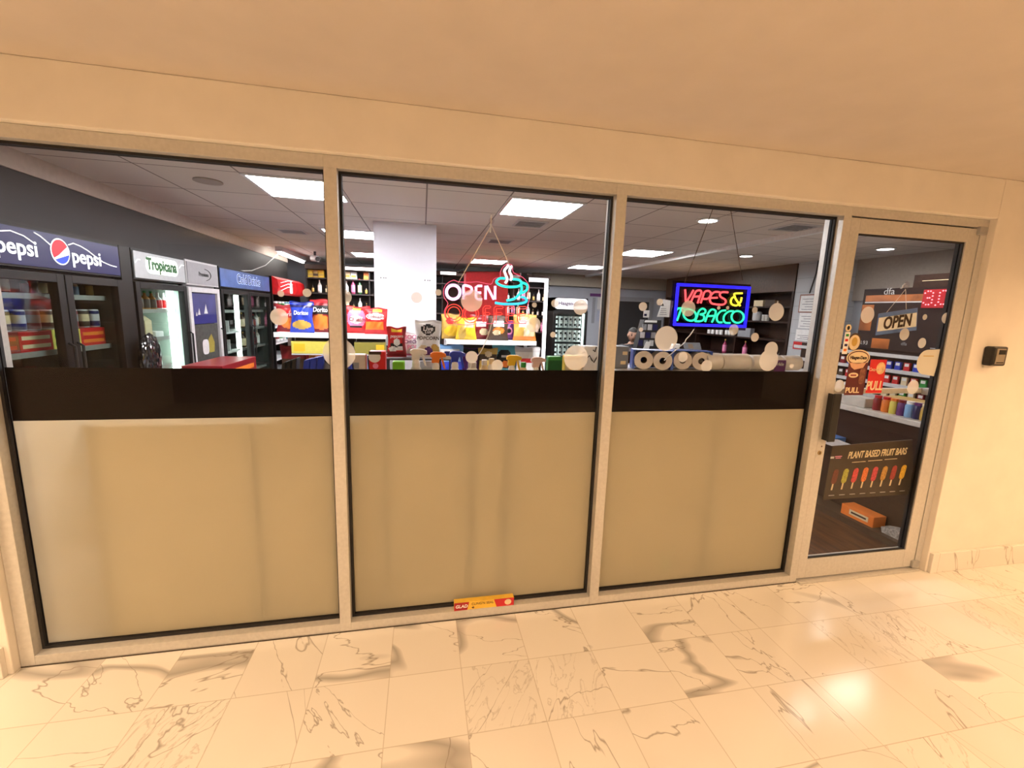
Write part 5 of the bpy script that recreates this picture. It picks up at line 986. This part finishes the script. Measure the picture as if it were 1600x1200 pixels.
# stickers on the door glass
DG = .0215
def sticker(name, label, x, z, cat='sticker'): return empty(name, label, cat, (x, DG, z))
p = at(1369, 588, DG); s_ = sticker('pull_sticker', 'bright red PULL sticker with a round emblem on the door glass', p.x, p.z); G().box(-.058, .058, -.0008, 0, -.099, .099).obj('sheet', mat('bright_red_sticker', (.62, .012, .015), .4), s_)
txt('PULL', .075, m_cream, BF, (-.003, -.001, -.058), s_, sx=.72, bold=.002, shear=.08); txt('Coca-Cola', .028, m_cream, BF, (-.016, -.001, .04), s_, sx=.75, shear=.3); G().prism(arc(.022, .048, .032, .036, 0, 360, 24)[:-1], BF, (0, -.0009, 0), 0, .0006).obj('round_emblem', mat('emblem_pale_gold', (.8, .5, .25), .4, var=.3, vscale=40), s_)
p = at(1339, 591, DG); s_ = sticker('pull_sticker', 'dark maroon PULL sticker with an ice cream bar on the door glass', p.x, p.z); G().box(-.075, .062, -.0006, 0, -.10, .092).obj('sheet', mat('maroon_sticker', (.10, .008, .012), .4), s_)
txt('PULL', .045, m_cream, BF, (-.022, -.001, -.072), s_, bold=.0012); G().prism(arc(-.030, .018, .034, .015, 0, 360, 20)[:-1], BF, (0, -.0008, 0), 0, .0005).obj('oval_emblem', m_cream, s_); G().box(-.05, -.01, -.0018, -.0013, .013, .022).obj('printed_word', m_dred, s_)
G().prism([(-.07, .09), (.045, .09), (.03, .062), (-.03, .05), (-.055, .065)], BF, (0, -.0008, 0), 0, .0004).obj('printed_cream', mat('caramel', (.7, .4, .25), .5), s_); G().prism(rrect(.012, .050, -.035, .06, .017), BF, (0, -.001, 0), 0, .0006).obj('printed_bar', mat('chocolate', (.2, .07, .04), .5, var=.4, vscale=60), s_)
p = at(1341, 559, DG); s_ = sticker('oval_sticker', 'cream oval sticker with a dark rim just above the maroon PULL sticker', p.x, p.z); G().prism(arc(0, 0, .082, .047, 0, 360, 30)[:-1], BF, (0, 0, 0), 0, .0006).obj('rim', m_cream, s_); G().prism(arc(0, 0, .074, .040, 0, 360, 30)[:-1], BF, (0, 0, 0), .0006, .0009).obj('band', mat('maroon_sticker', (.10, .008, .012), .4), s_); G().prism(arc(0, 0, .068, .034, 0, 360, 30)[:-1], BF, (0, 0, 0), .0009, .0012).obj('field', m_cream, s_); txt('Häagen-Dazs', .026, mat('dark_sign_letters', (.03, .008, .006), .5), BF, (0, -.0014, 0), s_, bold=.0008, sx=.85)
p = at(1325, 534, DG); s_ = sticker('payment_sticker', 'narrow white strip sticker with small logos at the left of the door glass', p.x-.012, p.z); G().box(-.018, .018, -.0006, 0, -.07, .055).obj('sheet', m_paper, s_); G().prism(arc(0, .078, .02, .02, 0, 360, 18)[:-1], BF, (0, 0, 0), 0, .0006).obj('round_top', m_cream, s_); G().prism(arc(0, .078, .009, .012, 0, 360, 18)[:-1], BF, (0, -.0006, 0), 0, .0005).obj('printed_mark', m_black, s_)
for k, mm in enumerate((m_green, m_red, m_navy, m_orange)): G().box(-.010, .010, -.0012, -.0006, .03-k*.028, .044-k*.028).obj('printed_logo', mm, s_)
p = at(1335, 534, DG); s_ = sticker('round_emblem_sticker', 'round golden medal sticker with a dark rim right of the white strip sticker', p.x, p.z); G().prism(arc(0, 0, .045, .05, 0, 360, 26)[:-1], BF, (0, 0, 0), 0, .0005).obj('rim', m_brown, s_); G().prism(arc(0, -.004, .038, .043, 0, 360, 26)[:-1], BF, (0, 0, 0), .0005, .0009).obj('face', m_cream, s_); G().prism(arc(0, 0, .02, .026, 0, 360, 16)[:-1], BF, (0, 0, 0), .0009, .0012).obj('printed_medal', m_gold, s_)
p = at(1451, 566, DG); s_ = sticker('paper_sticker', 'large cream paper sticker with one rounded side at the right of the door glass', p.x, p.z)
G().prism(arc(-.02, 0, .07, .075, 90, 270, 14)+[(.06, -.085), (.078, .08)], BF, (0, 0, 0), 0, .0008).obj('sheet', filmmat('thin_cream_paper', (.85, .8, .66), .1, .3), s_); G().box(-.05, .03, -.0012, -.0008, .035, .04).obj('printed_line', m_gold, s_)
# ------------------------------------------------------------------ round film stickers on the panes
m_film = filmmat('pale_dot_film', (.98, .95, .88), .60, .22)
PANES = [(-1.235, -.012), (.062, 1.2837), (1.3575, 2.579), (2.704, 3.448)]
def dot(px, py, r, label, pane, hook=False):
    yy = GY0-.0004 if pane < 3 else DG; c = at(px, py, yy); R = abs(at(px, py-r, yy).z-at(px, py+r, yy).z)/2
    a, b = PANES[pane]; pts = arc(0, 0, R, R, 0, 360, 36)[:-1]; pts = [(min(max(x, a-c.x), b-c.x), z) for x, z in pts]
    zb = 1.299-c.z if pane < 3 else -9; pts = [(x, max(z, zb)) for x, z in pts]
    out = []
    for q_ in pts:
        if not out or (abs(q_[0]-out[-1][0])+abs(q_[1]-out[-1][1])) > 1e-5: out.append(q_)
    g = G().prism(out, BF, (0, 0, 0), 0, .0004)
    if hook: g.box(-.004, .004, -.0004, 0, R-.001, R+.012)
    tag(g.obj('round_sticker', m_film, loc=(c.x, yy, c.z)), label, 'round sticker', 'round pale film stickers on the glass')
D = [(438.9, 458.7, 5, 'small round sticker over the red header of the far cooler', 0), (479.6, 457.5, 6.5, 'small round sticker over the back bottles left of the first mullion', 0), (436, 495, 13, 'round sticker over the cans left of the red crisp bag', 0), (530, 551, 24, 'large round sticker cut off by the left edge of the first mullion', 0), (530, 553, 24, 'large round sticker cut off by the right edge of the first mullion', 1), (537, 464, 12, 'round sticker half hidden at the top right of the first mullion', 1),
     (651, 465, 8.5, 'round sticker over the white pillar', 1), (685, 457, 5, 'small round sticker at the right edge of the white pillar', 1), (737, 470, 17, 'round sticker behind the coffee sign letters', 1), (835, 476.5, 4, 'small round sticker right of the coffee sign', 1), (867, 474, 6, 'small round sticker at the left end of the freezer sign', 1), (907, 480, 12, 'round sticker over the lower right corner of the freezer sign', 1), (900, 559, 19.5, 'largest round sticker at the lower right of the middle window', 1), (737, 558, 9.5, 'violet-tinted round sticker over the purple bags', 1), (833, 507, 12, 'round sticker over the golden crisp bag', 1), (777, 571, 9, 'round sticker left of the yellow spray head', 1), (864, 523, 4.5, 'small round sticker over the left edge of the freezer door', 1),
     (1004.6, 479, 7, 'round sticker over the dark doorway', 2), (1031, 472, 5.5, 'small round sticker at the top of the triangle notice', 2), (1001.5, 515, 3.5, 'tiny round sticker over the black card display', 2), (1041, 529, 19.5, 'largest round sticker in the right window, below the blue sign corner', 2), (1075.5, 482, 12.5, 'round sticker behind the first letters of the blue bordered sign', 2), (1146.5, 515, 8.5, 'round sticker under the lower right of the blue bordered sign', 2), (1179.5, 484.5, 5, 'small round sticker just right of the blue bordered sign', 2), (1179.5, 527, 7, 'round sticker below the right corner of the blue bordered sign', 2), (1205, 546, 12, 'brown-toned round sticker overlapping a larger one above the paper towels', 2), (1201, 563, 17, 'large round sticker over the paper towels', 2), (1104, 572, 9.5, 'round sticker over the paper rolls right of the second pair', 2), (1237, 572, 3.5, 'tiny round sticker right of the purple label', 2), (1067, 558, 8, 'round sticker over the second pair of toilet rolls', 2), (1137, 481, 3, 'tiny round sticker inside the blue bordered sign, right one', 2), (1123, 481, 3, 'tiny round sticker inside the blue bordered sign, left one', 2),
     (1355.5, 492, 13, 'tall-looking round sticker left of the OPEN sign', 3), (1413, 522.5, 9.5, 'round sticker over the lower edge of the OPEN sign', 3), (1440.5, 536, 8, 'round sticker right of and below the OPEN sign', 3), (1445, 495.5, 4.5, 'small round sticker right of the OPEN sign', 3), (1478, 497, 8.5, 'round sticker at the right edge of the door glass', 3), (1426.5, 605, 11, 'round sticker just above the right end of the push bar', 3), (1311, 603, 9.5, 'round sticker above the black door handle', 3), (1343, 605.5, 3.5, 'tiny round sticker at the end of the maroon PULL lettering', 3), (1367, 603, 3, 'tiny round sticker inside the red PULL lettering', 3)]
for d in D: dot(*d)
dot(1213, 487.5, 14, 'bauble-shaped round sticker with a little hook in the right window', 2, True)

# ------------------------------------------------------------------ key box on the lobby wall
kb = empty('key_lockbox', 'small black key lockbox with a grey keypad on the cream wall right of the door', 'lockbox', (3.757, -.036, 1.414))
G().box(-.058, .058, -.048, 0, -.058, .058).obj('body', m_blackp, kb, bevel=.010); G().box(-.034, .036, -.0515, -.047, -.046, .046).obj('face', mat('taupe_face', (.32, .27, .2), .45), kb, bevel=.003); G().box(-.020, .030, -.0535, -.051, .012, .038).obj('shutter', m_black, kb); G().box(-.026, .028, -.0535, -.051, -.04, -.034).obj('slot', m_black, kb)

# ------------------------------------------------------------------ the person behind the counter
sk = mat('skin', (.38, .21, .14), .55, var=.05); hairm = mat('black_hair', (.012, .01, .009), .6); shirt = mat('dark_shirt', (.03, .03, .035), .8); trous = mat('dark_trousers', (.02, .02, .025), .8)
HX, HY, HZ = at(986.5, 523, 4.85)
pe = empty('person', 'person with dark hair in a dark shirt sitting behind the counter, looking down', 'person', (HX, 4.85, 0))
J = {'pel': (0, .05, .70, .13), 'wa': (0, .05, .84, .125), 'ch': (0, .02, .98, .145), 'nk': (0, -.01, HZ-.17, .055), 'hd0': (0, -.03, HZ-.11, .06), 'ls': (-.17, .01, HZ-.22, .055), 'rs': (.17, .01, HZ-.22, .055), 'le': (-.21, -.05, .86, .042), 're': (.21, -.05, .86, .042), 'lw': (-.13, -.26, .82, .03), 'rw': (.13, -.26, .82, .03), 'lh': (-.11, -.33, .81, .026), 'rh': (.11, -.33, .81, .026),
     'lhip': (-.09, .02, .66, .09), 'rhip': (.09, .02, .66, .09), 'lk': (-.12, -.38, .64, .065), 'rk': (.12, -.38, .64, .065), 'la': (-.12, -.36, .25, .042), 'ra': (.12, -.36, .25, .042), 'lf': (-.13, -.50, .20, .036), 'rf': (.13, -.50, .20, .036)}
ED = [('pel', 'wa'), ('wa', 'ch'), ('ch', 'nk'), ('nk', 'hd0'), ('ch', 'ls'), ('ch', 'rs'), ('ls', 'le'), ('rs', 're'), ('le', 'lw'), ('re', 'rw'), ('lw', 'lh'), ('rw', 'rh'), ('pel', 'lhip'), ('pel', 'rhip'), ('lhip', 'lk'), ('rhip', 'rk'), ('lk', 'la'), ('rk', 'ra'), ('la', 'lf'), ('ra', 'rf')]
for s, k in (('l', -1), ('r', 1)):
    for f in range(4): J[f'{s}f{f}'] = (k*(.13-.016*f), -.40+.006*abs(f-1), .795, .009); J[f'{s}g{f}'] = (k*(.125-.016*f), -.425+.008*abs(f-1), .772, .0075); ED += [(s+'h', f'{s}f{f}'), (f'{s}f{f}', f'{s}g{f}')]
    J[s+'th'] = (k*.07, -.35, .79, .01); J[s+'ti'] = (k*.055, -.385, .785, .008); ED += [(s+'h', s+'th'), (s+'th', s+'ti')]
ks = list(J); me = bpy.data.meshes.new('body'); me.from_pydata([J[k][:3] for k in ks], [(ks.index(a), ks.index(b)) for a, b in ED], [])
body = bpy.data.objects.new('body', me); COL.objects.link(body); body.parent = pe
sm_ = body.modifiers.new('skin', 'SKIN')
for i, k in enumerate(ks): me.skin_vertices[0].data[i].radius = (J[k][3], J[k][3]*(.8 if k in ('ch', 'wa', 'pel') else 1)); me.skin_vertices[0].data[i].use_root = (k == 'pel')
body.modifiers.new('sub', 'SUBSURF').levels = 2; body.modifiers['sub'].render_levels = 2; me.materials.append(sk); me.materials.append(shirt)
def headmesh():
    bm = bmesh.new(); bmesh.ops.create_uvsphere(bm, u_segments=32, v_segments=24, radius=1)
    for v in bm.verts:
        x, y, z = v.co; j = .80 if z < -.3 else 1; sx = .078*(1-.22*max(0, -z)**1.5); sy = .098*(1-.05*max(0, -z)); X_, Y_, Z_ = x*sx, y*sy, z*.118
        if y < 0:
            n = math.exp(-((x/.16)**2+((z+.12)/.26)**2)); Y_ -= .024*n
            for ex_ in (-.38, .38): Y_ += .008*math.exp(-(((x-ex_)/.2)**2+((z-.08)/.14)**2))
            Y_ += -.006*math.exp(-((x/.3)**2+((z+.5)/.1)**2)); Y_ -= .008*math.exp(-((x/.35)**2+((z+.85)/.15)**2))
        v.co = (X_, Y_, Z_)
    m_ = bpy.data.meshes.new('head'); bm.to_mesh(m_); bm.free()
    for p in m_.polygons: p.use_smooth = True
    return m_
# the head is one surface with the body: joined below after evaluating the skin
dg_ = bpy.context.evaluated_depsgraph_get(); ev = bpy.data.meshes.new_from_object(body.evaluated_get(dg_)); bpy.data.objects.remove(body)
bm = bmesh.new(); bm.from_mesh(ev); hm = headmesh(); hm.transform(Matrix.Translation((0, -.045, HZ)) @ Matrix.Rotation(.25, 4, 'X') @ Matrix.Rotation(-.35, 4, 'Z')); bm.from_mesh(hm)
for k in (-1, 1):
    r_ = bmesh.ops.create_uvsphere(bm, u_segments=10, v_segments=8, radius=1, matrix=Matrix.Translation((k*.078, -.035, HZ-.005)) @ Matrix.Diagonal((.010, .02, .03, 1)))
mb_ = bpy.data.meshes.new('body'); bm.to_mesh(mb_); bm.free(); mb_.materials.clear(); mb_.materials.append(sk)
for p in mb_.polygons: p.use_smooth = True
body = bpy.data.objects.new('body', mb_); COL.objects.link(body); body.parent = pe
# clothing follows the body surface
def garment(name, m, keep, grow):
    bm = bmesh.new(); bm.from_mesh(ev); bm.normal_update()
    for v in bm.verts: v.co += v.normal*grow
    bmesh.ops.delete(bm, geom=[f for f in bm.faces if not keep(f.calc_center_median())], context='FACES')
    m_ = bpy.data.meshes.new(name); bm.to_mesh(m_); bm.free(); m_.materials.clear(); m_.materials.append(m)
    for p in m_.polygons: p.use_smooth = True
    o = bpy.data.objects.new(name, m_); COL.objects.link(o); o.parent = pe
garment('shirt', shirt, lambda c: c.z > .72 and c.z < HZ-.16 and c.y > -.22, .010); garment('trousers', trous, lambda c: c.z <= .74 and c.y > -.42 and c.z > .27 and not (c.z > .75 and c.y < -.2), .009); garment('shoes', mat('black_shoes', (.01, .01, .01), .5), lambda c: c.z < .30, .010)
bm = bmesh.new(); bmesh.ops.create_uvsphere(bm, u_segments=24, v_segments=18, radius=1)
for v in bm.verts: v.co = (v.co.x*.085, v.co.y*.106+.006, v.co.z*.124+.006)
bmesh.ops.delete(bm, geom=[v for v in bm.verts if (v.co.y < -.02 and v.co.z < .055) or v.co.z < -.055], context='VERTS')
hm = bpy.data.meshes.new('hair'); bm.to_mesh(hm); bm.free(); hm.transform(Matrix.Rotation(.25, 4, 'X') @ Matrix.Rotation(-.35, 4, 'Z')); hm.materials.append(hairm); ho = bpy.data.objects.new('hair', hm); COL.objects.link(ho); ho.parent = pe; ho.location = (0, -.045, HZ); ho.modifiers.new('s', 'SOLIDIFY').thickness = .006
for k in (-1, 1):
    G().lathe([(0, -.012), (.010, -.006), (.012, 0), (.010, .006), (0, .012)], 10).obj('eye', mat('eye_dark', (.02, .015, .012), .2), pe, loc=(k*.028-.03, -.128, HZ+.0), smooth=True)
    G().box(-.016, .016, -.003, .003, -.003, .003).obj('eyebrow', hairm, pe, loc=(k*.028-.03, -.133, HZ+.026))
G().box(-.022, .022, -.003, .003, -.003, .003).obj('mouth', mat('lips', (.28, .1, .08), .5), pe, loc=(-.04, -.122, HZ-.058))
stl = empty('stool', 'dark stool under the person behind the counter', 'stool', (HX, 4.90, 0)); G().lathe([(.19, .54), (.2, .55), (.2, .585), (.18, .595), (0, .597)], 20).obj('seat', m_blackp, stl); G().cyl((0, 0, .02), (0, 0, .55), .03).obj('column', m_chrome, stl); G().lathe([(.22, 0), (.22, .012), (.04, .03), (0, .03)], 20).obj('base', m_chrome, stl); G().tube(arc3 := [(.17*math.cos(a), .17*math.sin(a), .2) for a in [2*PI*k/20 for k in range(20)]], .010, 6, closed=True).cyl((-.17, 0, .2), (.17, 0, .2), .006).obj('foot_ring', m_chrome, stl)
bpy.data.meshes.remove(ev)
